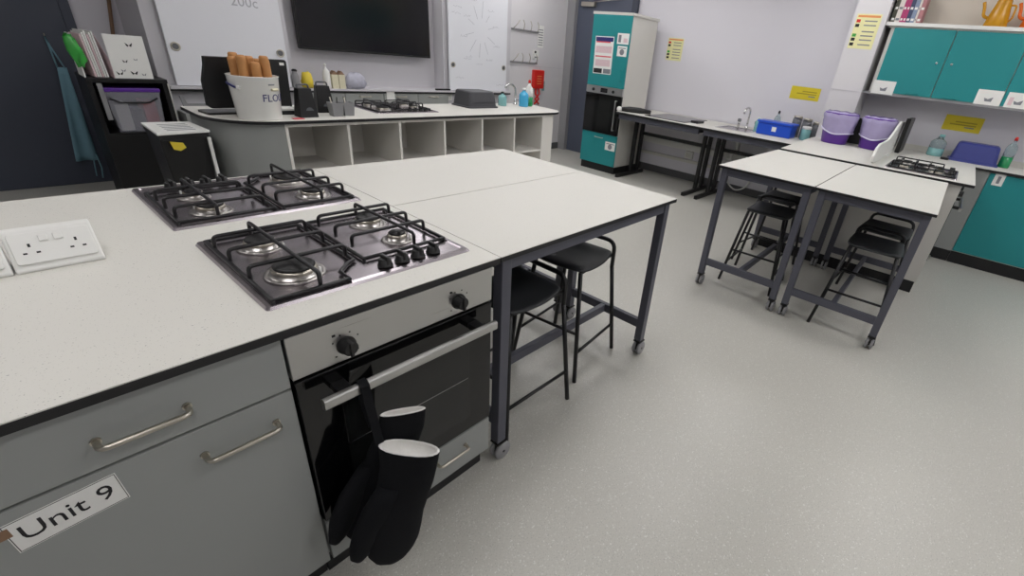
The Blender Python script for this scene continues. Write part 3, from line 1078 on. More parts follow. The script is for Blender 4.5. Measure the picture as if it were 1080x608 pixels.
t, p = whiteboard(1.16, 2.055, 'white sliding whiteboard left of the wall screen')
lettering('handwriting', '200c', .11, 'ink', p, lambda c: (1.78+c.x, 5.2445-c.z*.2, 1.60+c.y))
t, p = whiteboard(3.925, 4.885, 'white sliding whiteboard with a faint spider diagram right of the wall screen')
q = MB()
yy = 5.2446
cx_, cz_ = 4.43, 1.63
rnd = random.Random(3)
for k in range(10):
    a = 2*PI*k/10+.2
    l0, l1 = .12, rnd.uniform(.2, .28)
    q.bar((cx_+l0*math.cos(a), yy, cz_+l0*1.2*math.sin(a)), (cx_+l1*math.cos(a), yy, cz_+l1*1.25*math.sin(a)), .001, .004)
    for j in range(5):
        xx = cx_+(l1+.03)*math.cos(a)+(j-2)*.022
        zz = cz_+(l1+.06)*1.25*math.sin(a)
        q.bar((xx, yy, zz-.008), (xx+.014, yy, zz+rnd.uniform(-.012, .014)), .001, .004)
for zz in (1.86, 1.79, 1.07, .99, 1.30):
    x0 = {1.86: 4.0, 1.79: 3.98, 1.07: 4.02, .99: 4.7, 1.30: 4.15}[zz]
    for j in range(6):
        q.bar((x0+j*.022, yy, zz), (x0+j*.022+.015, yy, zz+rnd.uniform(-.014, .014)), .001, .004)
q.build('diagram', 'ink', p)['kind'] = 'stuff'
# screen
t = thing('wall_screen', 'large black flat screen on the recessed wall above the teacher bench', 'screen', (2.98, 5.42, 1.26))
MB().box(2.235, 3.735, 5.36, 5.42, 1.262, 2.115).build('casing', 'blackplastic', t, .006)
MB().box(2.25, 3.72, 5.3585, 5.3605, 1.285, 2.10).build('display', 'screen', t)
MB().box(2.6, 3.4, 5.42, 5.498, 1.5, 1.9).build('bracket', 'blackplastic', t)
tag(box('cable_plate', 3.76, 3.82, 5.485, 5.4995, 1.28, 1.40, 'white'), 'small white wall plate beside the lower right screen corner', 'wall plate')
# grey drawers below the ledge
for i in range(4):
    xa = 2.115+i*.441
    t = thing('drawer_cabinet', 'grey drawer cabinet below the ledge, %s from the left' % ['first', 'second', 'third', 'fourth'][i], 'cabinet', (xa+.22, 5.26, 0), 'drawer cabinets under the screen')
    box('body', xa, xa+.44, 5.235, 5.30, .1, .798, 'grey', t)
    for (z0, z1) in ((.62, .87), (.36, .61), (.11, .35)):
        dw = MB().box(xa+.003, xa+.437, 5.217, 5.235, z0, z1).build('drawer', 'grey', t, .001)
        bow_handle((xa+.16, 5.217, z1-.03), (xa+.28, 5.217, z1-.03), (0, -.022, 0), .005).build('handle', 'nickel', dw)
    box('plinth', xa, xa+.44, 5.245, 5.29, 0, .1, 'core', t)
tag(box('paper_note', 3.03, 3.13, 5.2135, 5.2165, .79, .89, 'paper'), 'white note stuck on the grey drawer beneath the screen', 'note')
for i, xx in enumerate((3.80, 1.30)):
    t = thing('wall_socket', ['white socket below the ledge left of the upturned basin', 'white socket below the ledge behind the monitor'][i], 'socket', (xx+.045, 5.29, .79), 'wall sockets')
    box('plate', xx+.1, xx+.19, 5.287, 5.299, .79, .88, 'white', t, .003)
    for k in (-1, 1):
        box('pin_hole', xx+.145+k*.018-.004, xx+.145+k*.018+.004, 5.2862, 5.2872, .82, .825, 'blackink', t)
    box('pin_hole', xx+.142, xx+.148, 5.2862, 5.2872, .84, .852, 'blackink', t)
# grey shelf trays behind bench at the left
t = thing('storage_tray', 'grey plastic tray behind the monitor below the left whiteboard', 'tray', (1.33, 5.2, 0))
box('stand_box', 1.12, 1.56, 5.05, 5.28, 0, .72, 'grey', t)
b = MB().prism([(1.13, .72), (1.55, .72), (1.57, .86), (1.545, .86), (1.53, .80), (1.15, .80), (1.135, .86), (1.11, .86)], 5.05, 5.07, 'y')
b.build('tray_front', 'pot', t)
# things on the ledge
bottle('steel_flask', 2.10, 5.25, .915, .035, .17, 'pot', 'grey flask on the ledge beside the left whiteboard', 'blackplastic', .6)
t = thing('sponge_cloth', 'crumpled yellow cloth on the ledge behind the box graters', 'cloth', (2.21, 5.24, .915))
b = MB()
rr = random.Random(2)
b.lathe([(.02, .915), (.055, .925), (.06, .97), (.05, 1.01), (.035, 1.05), (.01, 1.06)], (2.21, 5.25, 0), 9)
for v in b.v:
    v += Vector((rr.uniform(-.012, .012), rr.uniform(-.008, .008), 0 if v.z < .92 else rr.uniform(-.012, .012)))
b.build('cloth_folds', 'yellow', t)
bottle('squeeze_bottle', 2.40, 5.25, .915, .036, .235, 'paper', 'white squeezy bottle with pointed cap on the ledge', 'white', .28)
for i, xx in enumerate((2.475, 2.545)):
    t = thing('food_carton', ['cream carton on the ledge next to the white bottle', 'cream carton on the ledge next to the crumpled bag'][i], 'carton', (xx, 5.25, .915), 'cartons on the ledge')
    MB().box(xx-.032, xx+.032, 5.22, 5.285, .915, 1.05).build('carton_box', 'carton', t)
    MB().prism([(xx-.032, 1.05), (xx+.032, 1.05), (xx+.004, 1.085), (xx-.004, 1.085)], 5.222, 5.283, 'y').build('gable_top', 'stickwood', t)
b = MB().lathe([(.05, .915), (.10, .93), (.115, .97), (.085, 1.03), (.05, 1.06), (.015, 1.07)], (0, 0, 0), 14)
for v in b.v:
    v.x = 2.70+v.x*1.1+rr.uniform(-.014, .014)
    v.y = 5.25+v.y*.42+rr.uniform(-.006, .006)
    v.z += 0 if v.z < .92 else rr.uniform(-.012, .012)
tag(b.build('plastic_bag', 'bagplastic'), 'crumpled grey and blue plastic bag on the ledge under the screen', 'bag')
t = thing('marker_tray', 'dark thin remote lying on the ledge left of the right whiteboard', 'remote', (3.80, 5.26, .915))
box('remote_body', 3.70, 3.91, 5.21, 5.245, .915, .935, 'blackplastic', t, .004)

# hook rails and things on the hook wall
for i, zz in enumerate((1.715, 1.30)):
    t = thing('hook_rail', ['grey hook rail on the wall, upper of the two', 'grey hook rail on the wall, lower of the two'][i], 'hook rail', (5.3, 5.33, zz), 'hook rails')
    box('rail', 5.02, 5.6, 5.335, 5.349, zz-.012, zz+.012, 'pot', t)
    for k in range(4):
        hx = 5.09+k*.145
        MB().tube([(hx-.02, 5.335, zz), (hx-.02, 5.30, zz+.02), (hx+.01, 5.27, zz+.07), (hx+.045, 5.265, zz+.115)] if k < 1 else [(hx+.02, 5.335, zz), (hx+.02, 5.30, zz+.02), (hx, 5.27, zz+.08), (hx-.035, 5.265, zz+.125)], .005).build('hook', 'nickel', t)
t = thing('wall_notice', 'narrow white printed notice on the wall beside the hook rails', 'notice', (5.655, 5.34, 1.52))
box('sheet', 5.59, 5.715, 5.346, 5.3495, 1.52, 1.81, 'paper', t)
for k in range(7):
    box('text_line', 5.605, 5.70, 5.3452, 5.3462, 1.55+k*.033, 1.562+k*.033, 'greyink', t)
t = thing('wall_thermostat', 'small white wall unit above the red fire blanket', 'switch', (5.56, 5.33, 1.36))
box('plate', 5.50, 5.62, 5.335, 5.349, 1.36, 1.48, 'white', t, .003)
box('dial', 5.525, 5.555, 5.325, 5.335, 1.44, 1.47, 'blackplastic', t)
box('print', 5.53, 5.60, 5.333, 5.3352, 1.375, 1.395, 'greyink', t)
t = thing('fire_blanket', 'red fire blanket case on the wall behind the washing-up liquid', 'fire blanket', (5.61, 5.31, .95))
MB().box(5.50, 5.72, 5.285, 5.349, .955, 1.215).build('case', 'red', t, .012)
for k in range(4):
    box('print', 5.56, 5.66, 5.2835, 5.2852, 1.02+k*.035, 1.03+k*.035, 'orangeink', t)
for k in (-1, 1):
    MB().tube([(5.61+k*.03, 5.32, .957), (5.61+k*.045, 5.31, .88), (5.61-k*.04, 5.315, .80), (5.61+k*.05, 5.32, .73)], .014).build('pull_tape', 'red', t)
t = thing('safety_sign', 'small pale green sign beside the fire blanket', 'sign', (5.775, 5.345, .92))
box('sheet', 5.745, 5.80, 5.346, 5.3495, .92, 1.06, 'tealliq', t)
for k in range(3):
    box('text_line', 5.755, 5.79, 5.345, 5.3462, .94+k*.04, .96+k*.04, 'greyink', t)

# ================================================================== left corner by the dark door
t = thing('apron', 'blue-grey cotton apron hanging on the dark door', 'apron', (.53, 5.93, .2))
b = MB()
vs, fs = [], []
n1, n2 = 14, 9
for side in (0, 1):
    for i in range(n1):
        k = i/(n1-1)
        z = .965-.755*k
        xa, xb = .555-.10*k, .612-.008*k+.0*k
        for j in range(n2):
            q = j/(n2-1)
            yv = 5.945-.02*math.sin(q*PI*3+.6)*k-.012*k
            vs.append((xa+(xb-xa)*q, yv-(.004 if side else 0), z))
N = n1*n2
for i in range(n1-1):
    for j in range(n2-1):
        q = (i*n2+j, i*n2+j+1, (i+1)*n2+j+1, (i+1)*n2+j)
        fs += [q, tuple(N+k for k in reversed(q))]
per = [j for j in range(n2)]+[i*n2+n2-1 for i in range(1, n1)]+[(n1-1)*n2+j for j in range(n2-2, -1, -1)]+[i*n2 for i in range(n1-2, 0, -1)]
for i in range(len(per)):
    a, c = per[i], per[(i+1) % len(per)]
    fs.append((c, a, N+a, N+c))
b.add(vs, fs, True).build('skirt', 'apron', t)
MB().tube([(.558, 5.945, .96), (.556, 5.955, 1.10), (.552, 5.965, 1.20), (.562, 5.96, 1.12), (.60, 5.945, .96)], .006).build('neck_strap', 'apron', t)
MB().tube([(.575, 5.925, .26), (.56, 5.92, .16), (.55, 5.92, .07)], .005).build('tie', 'apron', t)
MB().tube([(.595, 5.925, .26), (.60, 5.92, .14), (.585, 5.92, .05)], .005).build('tie', 'apron', t)
MB().tube([(.552, 5.974, 1.19), (.552, 5.95, 1.195), (.552, 5.945, 1.21)], .004).build('door_hook', 'nickel', dr)
# broom
t = thing('broom', 'brown wooden broom leaning on the white wall behind the black shelf unit', 'broom', (.95, 5.9, 0))
MB().tube([(.76, 5.80, .08), (1.035, 5.995, 1.62)], .013, n=12).build('handle', 'stickwood', t)
MB().box(.66, .88, 5.77, 5.83, .05, .09).build('head', 'stickwood', t, .006)
MB().box(.67, .87, 5.775, 5.825, 0, .05).build('bristles', 'blackplastic', t)
# black shelf unit
t = thing('shelf_unit', 'black open shelf unit standing by the dark door', 'shelf unit', (.82, 5.3, 0))
box('top', .60, 1.07, 5.10, 5.52, .945, .975, 'blackplastic', t, .003)
box('side_panel', .60, .63, 5.11, 5.52, 0, .945, 'blackplastic', t)
box('side_panel', 1.035, 1.065, 5.11, 5.52, 0, .945, 'blackplastic', t)
box('edge_strip', 1.066, 1.072, 5.10, 5.13, .3, .945, 'greylight', t)
box('edge_strip', .648, .675, 5.085, 5.109, .68, .94, 'pot', t)
box('shelf', .63, 1.035, 5.12, 5.52, .555, .575, 'blackplastic', t)
box('back_panel', .63, 1.035, 5.50, 5.52, .1, .945, 'blackplastic', t)
box('front_panel', .63, 1.035, 5.115, 5.13, .02, .555, 'blackplastic', t)
# plastic tub in the shelf unit
t = thing('storage_tub', 'clear plastic tub with purple lid inside the black shelf unit', 'tub', (.84, 5.26, .575))
b = MB()
vs = []
for (x0, x1, y0, y1, z) in ((.70, .985, 5.15, 5.42, .577), (.675, 1.005, 5.13, 5.44, .875), (.68, 1.0, 5.135, 5.435, .875), (.705, .98, 5.155, 5.415, .582)):
    vs += [(x0, y0, z), (x1, y0, z), (x1, y1, z), (x0, y1, z)]
fs = [(3, 2, 1, 0), (12, 13, 14, 15)]
for k in range(3):
    fs += [(k*4+j, k*4+(j+1) % 4, k*4+4+(j+1) % 4, k*4+4+j) for j in range(4)]
b.add(vs, fs).build('tub_body', 'clearplastic', t)
box('lid', .668, 1.012, 5.125, 5.445, .876, .905, 'purple', t, .006)
MB().tube([(.70, 5.132, .83), (.75, 5.12, .80), (.92, 5.12, .80), (.98, 5.132, .83)], .006).build('tub_handle', 'blackplastic', t)
for i, (x0, x1, z1, m_) in enumerate(((.72, .80, .78, 'paper'), (.81, .88, .74, 'blackplastic'), (.89, .97, .80, 'red'))):
    tag(box('tub_content', x0, x1, 5.18, 5.38, .583, z1, m_), ['white packet inside the purple-lidded tub', 'dark packet inside the purple-lidded tub', 'red packet inside the purple-lidded tub'][i], 'packet')
# paper holder box on top
t = thing('magazine_box', 'white magazine box printed with dark butterflies on the black shelf unit', 'magazine box', (.85, 5.18, .975))
A_ = Matrix.Translation((.768, 5.115, .975)) @ Matrix.Rotation(.06, 4, 'Z')
MB().box(0, .228, 0, .004, 0, .30, xf=A_).build('front_panel', 'paper', t)
MB().prism([(.004, 0), (.22, 0), (.22, .29), (.004, .12)], -.003, 0, 'x', xf=A_).build('side_panel', 'pinkink', t)
MB().prism([(.004, 0), (.22, 0), (.22, .29), (.004, .12)], .225, .228, 'x', xf=A_).build('side_panel', 'paper', t)
MB().box(0, .225, .004, .22, 0, .004, xf=A_).build('base', 'paper', t)
for (bx2, bz2, sz) in ((.135, .235, .022), (.085, .12, .016), (.15, .135, .012), (.12, .04, .022), (.035, .035, .02), (.06, .055, .014), (.175, .03, .014)):
    q = MB()
    for sgn in (-1, 1):
        q.prism([(bx2, bz2-sz*.2), (bx2+sgn*sz, bz2+sz*.7), (bx2+sgn*sz*.8, bz2), (bx2+sgn*sz*.5, bz2-sz*.6)], -.0012, -.0002, 'y', xf=A_)
    q.build('butterfly', 'blackink' if sz > .015 else 'greyink', t)['kind'] = 'stuff'
for k in range(7):
    xx = .614+.013*k
    A2_ = Matrix.Translation((xx+.02, 5.13, .975)) @ Matrix.Rotation(.12, 4, 'Z') @ Matrix.Rotation(-.05, 4, 'Y')
    if k < 6:
        tag(MB().box(.03, .033+.006, 0, .21, .002, .285+.012*(k % 3), xf=A2_).build('paper_folder', 'paper' if k % 3 else 'pinkink'), '%s upright paper folder from the green bag on the black shelf unit' % ['first', 'second', 'third', 'fourth', 'fifth', 'sixth'][k], 'folder', 'paper folders on the black shelf unit')
t = thing('green_bag', 'bright green translucent bag with white folder at the left of the shelf unit top', 'bag', (.63, 5.18, .975))
MB().box(.602, .610, 5.12, 5.34, .976, 1.26).build('white_folder', 'paper', t)
b = MB().lathe([(.02, 0), (.045, .03), (.052, .10), (.04, .17), (.015, .20)], (0, 0, 0), 12)
for v in b.v:
    v.x = .60+v.x*.7+rr.uniform(-.014, .014)+(v.z-.1)*-.1
    v.y = 5.105+v.y*.35+rr.uniform(-.004, .004)
    v.z = 1.05+v.z*1.05+rr.uniform(-.014, .014)
b.build('bag_film', 'green', t)
# white lidded black bin in front
t = thing('waste_bin', 'black bin with a white lid and yellow label left of the teacher bench', 'bin', (.755, 3.72, 0))
b = MB()
vs = [(.67, 3.58, 0), (.84, 3.59, 0), (.83, 3.87, 0), (.68, 3.87, 0), (.635, 3.545, .81), (.872, 3.585, .81), (.862, 3.89, .81), (.645, 3.90, .81)]
b.add(vs, [(3, 2, 1, 0), (4, 5, 6, 7), (0, 1, 5, 4), (1, 2, 6, 5), (2, 3, 7, 6), (3, 0, 4, 7)]).build('bin_body', 'blackplastic', t, .008)
MB().prism([(.626, 3.53), (.888, 3.572), (.872, 3.90), (.635, 3.915)], .836, .85).build('lid', 'white', t, .003)
MB().prism([(.632, 3.538), (.88, 3.578), (.867, 3.895), (.64, 3.908)], .81, .836).build('lid_rim', 'blackplastic', t)
MB().prism([(.675, .80), (.735, .79), (.745, .762), (.715, .745), (.685, .755)], 3.536, 3.541, 'y').build('yellow_label', 'yellow', t)
for k in range(5):
    MB().prism([(.69, 3.60+k*.05), (.83, 3.61+k*.05), (.83, 3.628+k*.05), (.69, 3.618+k*.05)], .85, .8505).build('print_line', 'greyink', t)
MB().bar((.872, 3.562, 0), (.872, 3.562, .81), .016, .016).build('white_post', 'white', t)

# ================================================================== tall oven cabinet
TX, TY0, TY1 = 5.50, 3.655, 4.27
t = thing('oven_tower', 'tall teal cabinet with built-in black oven beside the grey-blue door', 'cabinet', (5.8, 3.96, 0))
box('side_panel', TX+.02, 6.12, TY0, TY0+.018, .1, 1.985, 'greylight', t)
box('side_panel', TX+.02, 6.12, TY1-.018, TY1, .1, 1.985, 'greylight', t)
box('back_panel', 6.10, 6.12, TY0+.018, TY1-.018, .1, 1.985, 'greylight', t)
box('top_panel', TX, 6.14, TY0-.012, TY1+.012, 1.985, 2.015, 'greylight', t)
box('plinth', TX+.03, 6.1, TY0+.01, TY1-.01, 0, .1, 'core', t)
up = MB().box(TX, TX+.02, TY0+.002, TY1-.002, 1.135, 1.983).build('upper_door', 'teal', t, .002)
bow_handle((TX, TY0+.06, 1.22), (TX, TY0+.06, 1.36), (-.025, 0, 0), .005).build('handle', 'teal', up)
lo = MB().box(TX, TX+.02, TY0+.002, TY1-.002, .105, .525).build('lower_door', 'teal', t, .002)
bow_handle((TX, 3.90, .47), (TX, 4.03, .47), (-.02, 0, 0), .005).build('handle', 'nickel', lo)
ovn = MB().box(TX-.01, TX+.02, TY0+.004, TY1-.004, .53, 1.04).build('oven_door', 'blackgloss', t, .003)
box('window', TX-.012, TX-.009, TY0+.16, TY1-.08, .62, .96, 'ovenwin', ovn)
MB().tube([(TX-.012, TY0+.07, .60), (TX-.05, TY0+.07, .60), (TX-.05, TY0+.07, .98), (TX-.012, TY0+.07, .98)], .009, rad=.01).build('handle', 'steel', ovn)
cp = MB().box(TX-.008, TX+.02, TY0+.004, TY1-.004, 1.043, 1.132).build('control_panel', 'steel', t)
for yy2 in (TY0+.15, TY1-.13):
    MB().lathe([(.02, -.008), (.02, -.02), (.014, -.026)], (TX, yy2, 1.085), 16, ax='x').build('knob', 'blackplastic', cp)
box('clock', TX-.010, TX-.007, 3.905, 4.02, 1.06, 1.115, 'blackgloss', cp)
t = thing('school_poster', 'tall white printed poster on the upper teal tower door', 'poster', (TX, 4.04, 1.29))
A_ = Matrix.Translation((TX-.0012, 4.045, 1.51)) @ Matrix.Rotation(-.02, 4, 'X')
MB().box(-.001, .001, -.15, .15, -.225, .225, xf=A_).build('sheet', 'paper', t)
for (y0, y1, z0, z1, m_) in ((-.14, .14, .165, .215, 'blueink'), (-.10, .13, .15, .165, 'redtag'), (-.13, .13, .03, .11, 'pinkink'), (-.13, .13, -.02, -.005, 'redtag'), (-.12, .12, -.13, -.05, 'pinkink'), (-.14, -.02, -.215, -.16, 'greyink'), (.0, .14, -.215, -.16, 'blackink')):
    MB().box(-.0018, -.0008, y0, y1, z0, z1, xf=A_).build('print_block', m_, t)
for i, (z0, z1, y0, y1) in enumerate(((1.66, 1.785, 3.67, 3.85), (1.52, 1.64, 3.68, 3.83), (.32, .435, 3.67, 3.84))):
    t = thing('door_notice', ['white notice at the top right of the teal tower door', 'white notice below the top one on the teal tower door', 'white notice on the lower teal tower door'][i], 'notice', (TX, (y0+y1)/2, z0))
    box('sheet', TX-.002, TX-.0002, y0, y1, z0, z1, 'paper', t)
    if i == 0:
        box('print_block', TX-.003, TX-.0018, y1-.06, y1-.02, z0+.02, z1-.02, 'greyink', t)
        box('print_block', TX-.003, TX-.0018, y0+.02, y0+.08, z0+.02, z0+.07, 'pinkink', t)
    else:
        MB().lathe([(.035, -.003), (.035, -.0018)], (TX, (y0+y1)/2, z0+.05), 16, ax='x').build('print_block', 'greyink', t)
        box('print_block', TX-.003, TX-.0018, y0+.02, y1-.02, z1-.03, z1-.02, 'greyink', t)

# ================================================================== sink wall benches
ZS = .87


def wall_bench(label, y0, y1, drop):
    t = thing('wall_bench', label, 'bench', (5.8, (y0+y1)/2, 0), 'wall benches')
    MB().box(5.36, 6.30, y0, y1, ZS-.03, ZS-.0025).build('core', 'core', t)
    MB().box(5.36, 6.30, y0, y1, ZS-.0025, ZS).build('surface', 'worktop', t)
    MB().box(5.39, 5.43, y0+.03, y1-.03, ZS-.09, ZS-.03).build('front_rail', 'frame', t)
    for yy in (y0+.09, y1-.09):
        MB().box(5.43, 6.12, yy-.022, yy+.022, 0, .045).build('foot', 'stoolleg', t, .004)
        for xx in (5.78, 5.95):
            MB().box(xx-.03, xx+.03, yy-.02, yy+.02, .045, ZS-.09).build('upright', 'stoolleg', t, .003)
        MB().box(5.43, 6.2, yy-.02, yy+.02, ZS-.09, ZS-.03).build('arm', 'stoolleg', t)
    MB().box(5.93, 5.97, y0+.11, y1-.11, .56, .60).build('cross_bar', 'stoolleg', t)
    return t


wall_bench('narrow wall bench with black legs next to the teal tower', 2.405, 3.63, 0)
sb = wall_bench('wall bench with the sink next to the white column', 1.29, 2.40, 0)
sk = MB()
y0, y1, x0, x1 = 1.93, 2.34, 5.62, 6.02
sk.box(x0, x0+.03, y0, y1, ZS, ZS+.006).box(x1-.03, x1, y0, y1, ZS, ZS+.006).box(x0+.03, x1-.03, y0, y0+.03, ZS, ZS+.006).box(x0+.03, x1-.03, y1-.03, y1, ZS, ZS+.006)
s_ = thing('sink', 'steel sink let into the wall bench', 'sink', (5.82, 2.13, ZS))
sk.build('rim', 'chrome', s_)
MB().box(x0+.03, x1-.03, y0+.03, y1-.03, ZS-.0002, ZS+.0012).build('bowl', 'steel_hob', s_)
t = thing('bench_tap', 'chrome swan-neck tap above the wall bench sink', 'tap', (6.12, 2.13, ZS))
MB().lathe([(.022, ZS), (.022, ZS+.012), (.013, ZS+.016), (.013, ZS+.05)], (6.12, 2.13, 0), 14).build('base', 'chrome', t)
MB().tube([(6.12, 2.13, ZS+.04), (6.12, 2.13, ZS+.22), (6.06, 2.14, ZS+.25), (5.98, 2.15, ZS+.22), (5.975, 2.15, ZS+.17)], .012, rad=.05).build('spout', 'chrome', t)
for i, yy in enumerate((2.02, 2.24)):
    t = thing('pillar_tap', ['short chrome tap right of the swan-neck tap', 'short chrome tap left of the swan-neck tap'][i], 'tap', (6.12, yy, ZS), 'short taps by the sink')
    MB().lathe([(.016, ZS), (.016, ZS+.06), (.01, ZS+.065)], (6.12, yy, 0), 14).build('stem', 'chrome', t)
    MB().lathe([(.022, ZS+.065), (.024, ZS+.09), (.016, ZS+.10)], (6.12, yy, 0), 14).build('tap_head', 'smoke', t)
bottle('soap_bottle', 5.95, 1.945, ZS, .035, .17, 'tealliq', 'teal bottle left of the blue box on the wall bench', 'white')
bottle('washing_up_liquid', 6.12, 1.78, ZS, .04, .26, 'glassjar', 'clear tall bottle with dark cap behind the blue box', 'blackplastic', .3)
t = thing('storage_box', 'bright blue plastic box with a white sticker beside the sink', 'box', (5.85, 1.69, ZS))
MB().box(5.76, 5.98, 1.49, 1.885, ZS, ZS+.13).build('box_body', 'bluebox', t, .012)
MB().box(5.75, 5.99, 1.48, 1.895, ZS+.13, ZS+.155).build('lid', 'bluebox', t, .008)
box('sticker', 5.7585, 5.7602, 1.66, 1.71, ZS+.05, ZS+.10, 'paper', t)
for i, (jx, jy, m_, hh) in enumerate(((6.10, 1.545, 'smoke', .235), (6.08, 1.425, 'smoke', .225), (5.93, 1.375, 'tealliq', .15), (6.14, 1.325, 'smoke', .2))):
    t = thing('storage_jar', ['tall grey jar behind the right end of the blue box', 'tall grey jar right of the blue box', 'low pale teal jar nearest the right worktables', 'grey jar against the white column'][i], 'jar', (jx, jy, ZS), 'jars by the sink')
    MB().lathe([(.05, ZS), (.053, ZS+.006), (.053, ZS+hh-.04), (.046, ZS+hh-.03)], (jx, jy, 0), 18).build('jar_body', m_, t)
    MB().lathe([(.05, ZS+hh-.03), (.05, ZS+hh-.004), (.045, ZS+hh)], (jx, jy, 0), 18).build('lid', 'nickel' if i != 2 else 'white', t)
# things on the other wall bench
t = thing('chopping_board', 'black glass board lying on the wall bench next to the tower', 'board', (5.78, 2.95, ZS))
MB().box(5.46, 6.12, 2.67, 3.25, ZS, ZS+.008).build('board_slab', 'blackgloss', t, .002)
tag(MB().box(5.60, 5.78, 2.56, 2.66, ZS, ZS+.03).build('black_case', 'blackplastic', None, .004), 'small black case on the wall bench right of the black board', 'case')
t = thing('cloth_bundle', 'rolled black bundle with a white end on the wall bench beside the tower', 'cloth', (5.5, 3.45, ZS))
b = MB().tube([(5.44, 3.60, ZS+.03), (5.50, 3.52, ZS+.036), (5.58, 3.40, ZS+.036), (5.66, 3.28, ZS+.028)], [.026, .036, .036, .024], n=12)
b.build('roll', 'blackplastic', t)
MB().lathe([(.02, ZS), (.034, ZS+.015), (.034, ZS+.045), (.02, ZS+.06)], (5.42, 3.625, 0), 12).build('white_end', 'white', t)
tag(MB().prism([(3.575, .80), (3.60, .80), (3.605, .66), (3.60, .62), (3.585, .62), (3.58, .68)], 5.352, 5.36, 'x').build('hanging_strap', 'blackplastic'), 'black strap hanging from the wall bench edge next to the tower', 'strap')
# trunking, pipes on the wall below the benches
tr = struct(box('trim_8', XR-.05, XR, 1.30, 4.05, .42, .50, 'white'))
tr2 = struct(box('trim_9', XR-.03, XR, 1.30, 4.05, .25, .29, 'greylight'))
t = thing('waste_pipe', 'white plastic waste trap below the sink', 'pipe', (6.1, 2.3, .3))
MB().tube([(6.0, 2.14, ZS-.031), (6.0, 2.14, .58), (6.05, 2.20, .56), (6.15, 2.24, .56), (6.15, 2.26, .40), (6.16, 2.44, .40), (6.16, 2.44, .55), (6.26, 2.44, .55)], .028, rad=.05, n=10).build('trap', 'white', t)
MB().tube([(6.15, 2.262, .43), (6.15, 2.262, .47)], .036, n=12).build('collar', 'white', t)
tag(MB().tube([(6.29, 2.30, .42), (6.285, 2.31, .22), (6.27, 2.24, .10), (6.26, 2.12, .04), (6.27, 2.0, .10), (6.285, 1.95, .24), (6.29, 1.96, .42)], .011, rad=.06).build('cable_loop', 'white'), 'white cable loop hanging under the sink bench', 'cable')
t = thing('junction_box', 'small white box on the wall trunking below the narrow bench', 'junction box', (6.28, 3.2, .34))
box('box_body', XR-.045, XR-.001, 2.85, 2.97, .31, .41, 'white', t, .003)
box('cover', XR-.05, XR-.045, 2.87, 2.95, .33, .39, 'greylight', t)
# wall signs
t = thing('wall_sign', 'yellow sign on the white wall above the jars', 'sign', (XR-.005, 1.61, 1.28))
box('sheet', XR-.004, XR-.001, 1.44, 1.775, 1.275, 1.415, 'yellowpaper', t)
for k in range(2):
    box('text_line', XR-.005, XR-.0038, 1.475+.0*k, 1.70-.06*k, 1.335+k*.025, 1.347+k*.025, 'signink', t)
box('text_line', XR-.005, XR-.0038, 1.485, 1.56, 1.31, 1.322, 'greyink', t)


def food_sign(label, x, y0, y1, z0, z1):
    t = thing('hygiene_poster', label, 'poster', (x, (y0+y1)/2, z0), 'pale yellow posters')
    box('sheet', x-.003, x-.0002, y0, y1, z0, z1, 'paleyellow', t)
    w_, h_ = y1-y0, z1-z0
    box('heading', x-.004, x-.0028, y0+.05*w_, y1-.05*w_, z1-.10*h_, z1-.04*h_, 'orangeink', t)
    for (k, m_) in ((.75, 'red'), (.62, 'blackink'), (.34, 'green'), (.22, 'blackink'), (.08, 'blackink')):
        box('picture', x-.004, x-.0028, y1-.20*w_, y1-.04*w_, z0+k*h_, z0+(k+.09)*h_, m_, t)
    for k in (.78, .66, .48, .36, .24, .10):
        box('text_line', x-.004, x-.0028, y0+.12*w_, y0+.62*w_, z0+k*h_, z0+(k+.035)*h_, 'greyink', t)
    return t


food_sign('pale yellow hygiene poster beside the teal tower', XR, 3.33, 3.565, 1.545, 1.82)
food_sign('pale yellow hygiene poster on the white column', 5.90, 1.0, 1.225, 1.83, 2.14)

# ================================================================== right island with bins and hob
ZU = .93
worktop('corner_worktop', [(4.43, -.22), (6.32, -.22), (6.32, .954), (5.899, .954), (5.899, 1.256), (5.60, 1.256), (4.43, 1.19)], ZU, 'white worktop behind the right worktables holding purple bins and a hob')
t = thing('island_end_panel', 'pale grey end panel of the right island on a black plinth', 'panel', (4.48, .5, 0))
box('panel', 4.46, 4.48, -.15, 1.17, .1, ZU-.022, 'greylight', t)
box('plinth', 4.462, 4.478, -.14, 1.16, 0, .1, 'core', t)
KZ = (ZU-.022)/.886
o = dup(ov1, (4.485, -.148, 0), 0, 'oven in the far side of the right island, only its handle edge in view')
o.scale = (1, 1, KZ)
o = dup(cb2, (5.085, -.148, 0), 0, 'grey base cabinet in the far side of the right island')
o.scale = (1, 1, KZ)
for i in range(2):
    o = dup(cb2, (4.985+.50*i, 1.16, 0), PI, ['grey base cabinet facing the sink wall at the island end', 'grey base cabinet facing the sink wall nearer the column'][i])
    o.scale = (1, 1, KZ)
dup(h1, (4.785, .14, ZU), 0, 'gas hob on the right island beside the white guard')

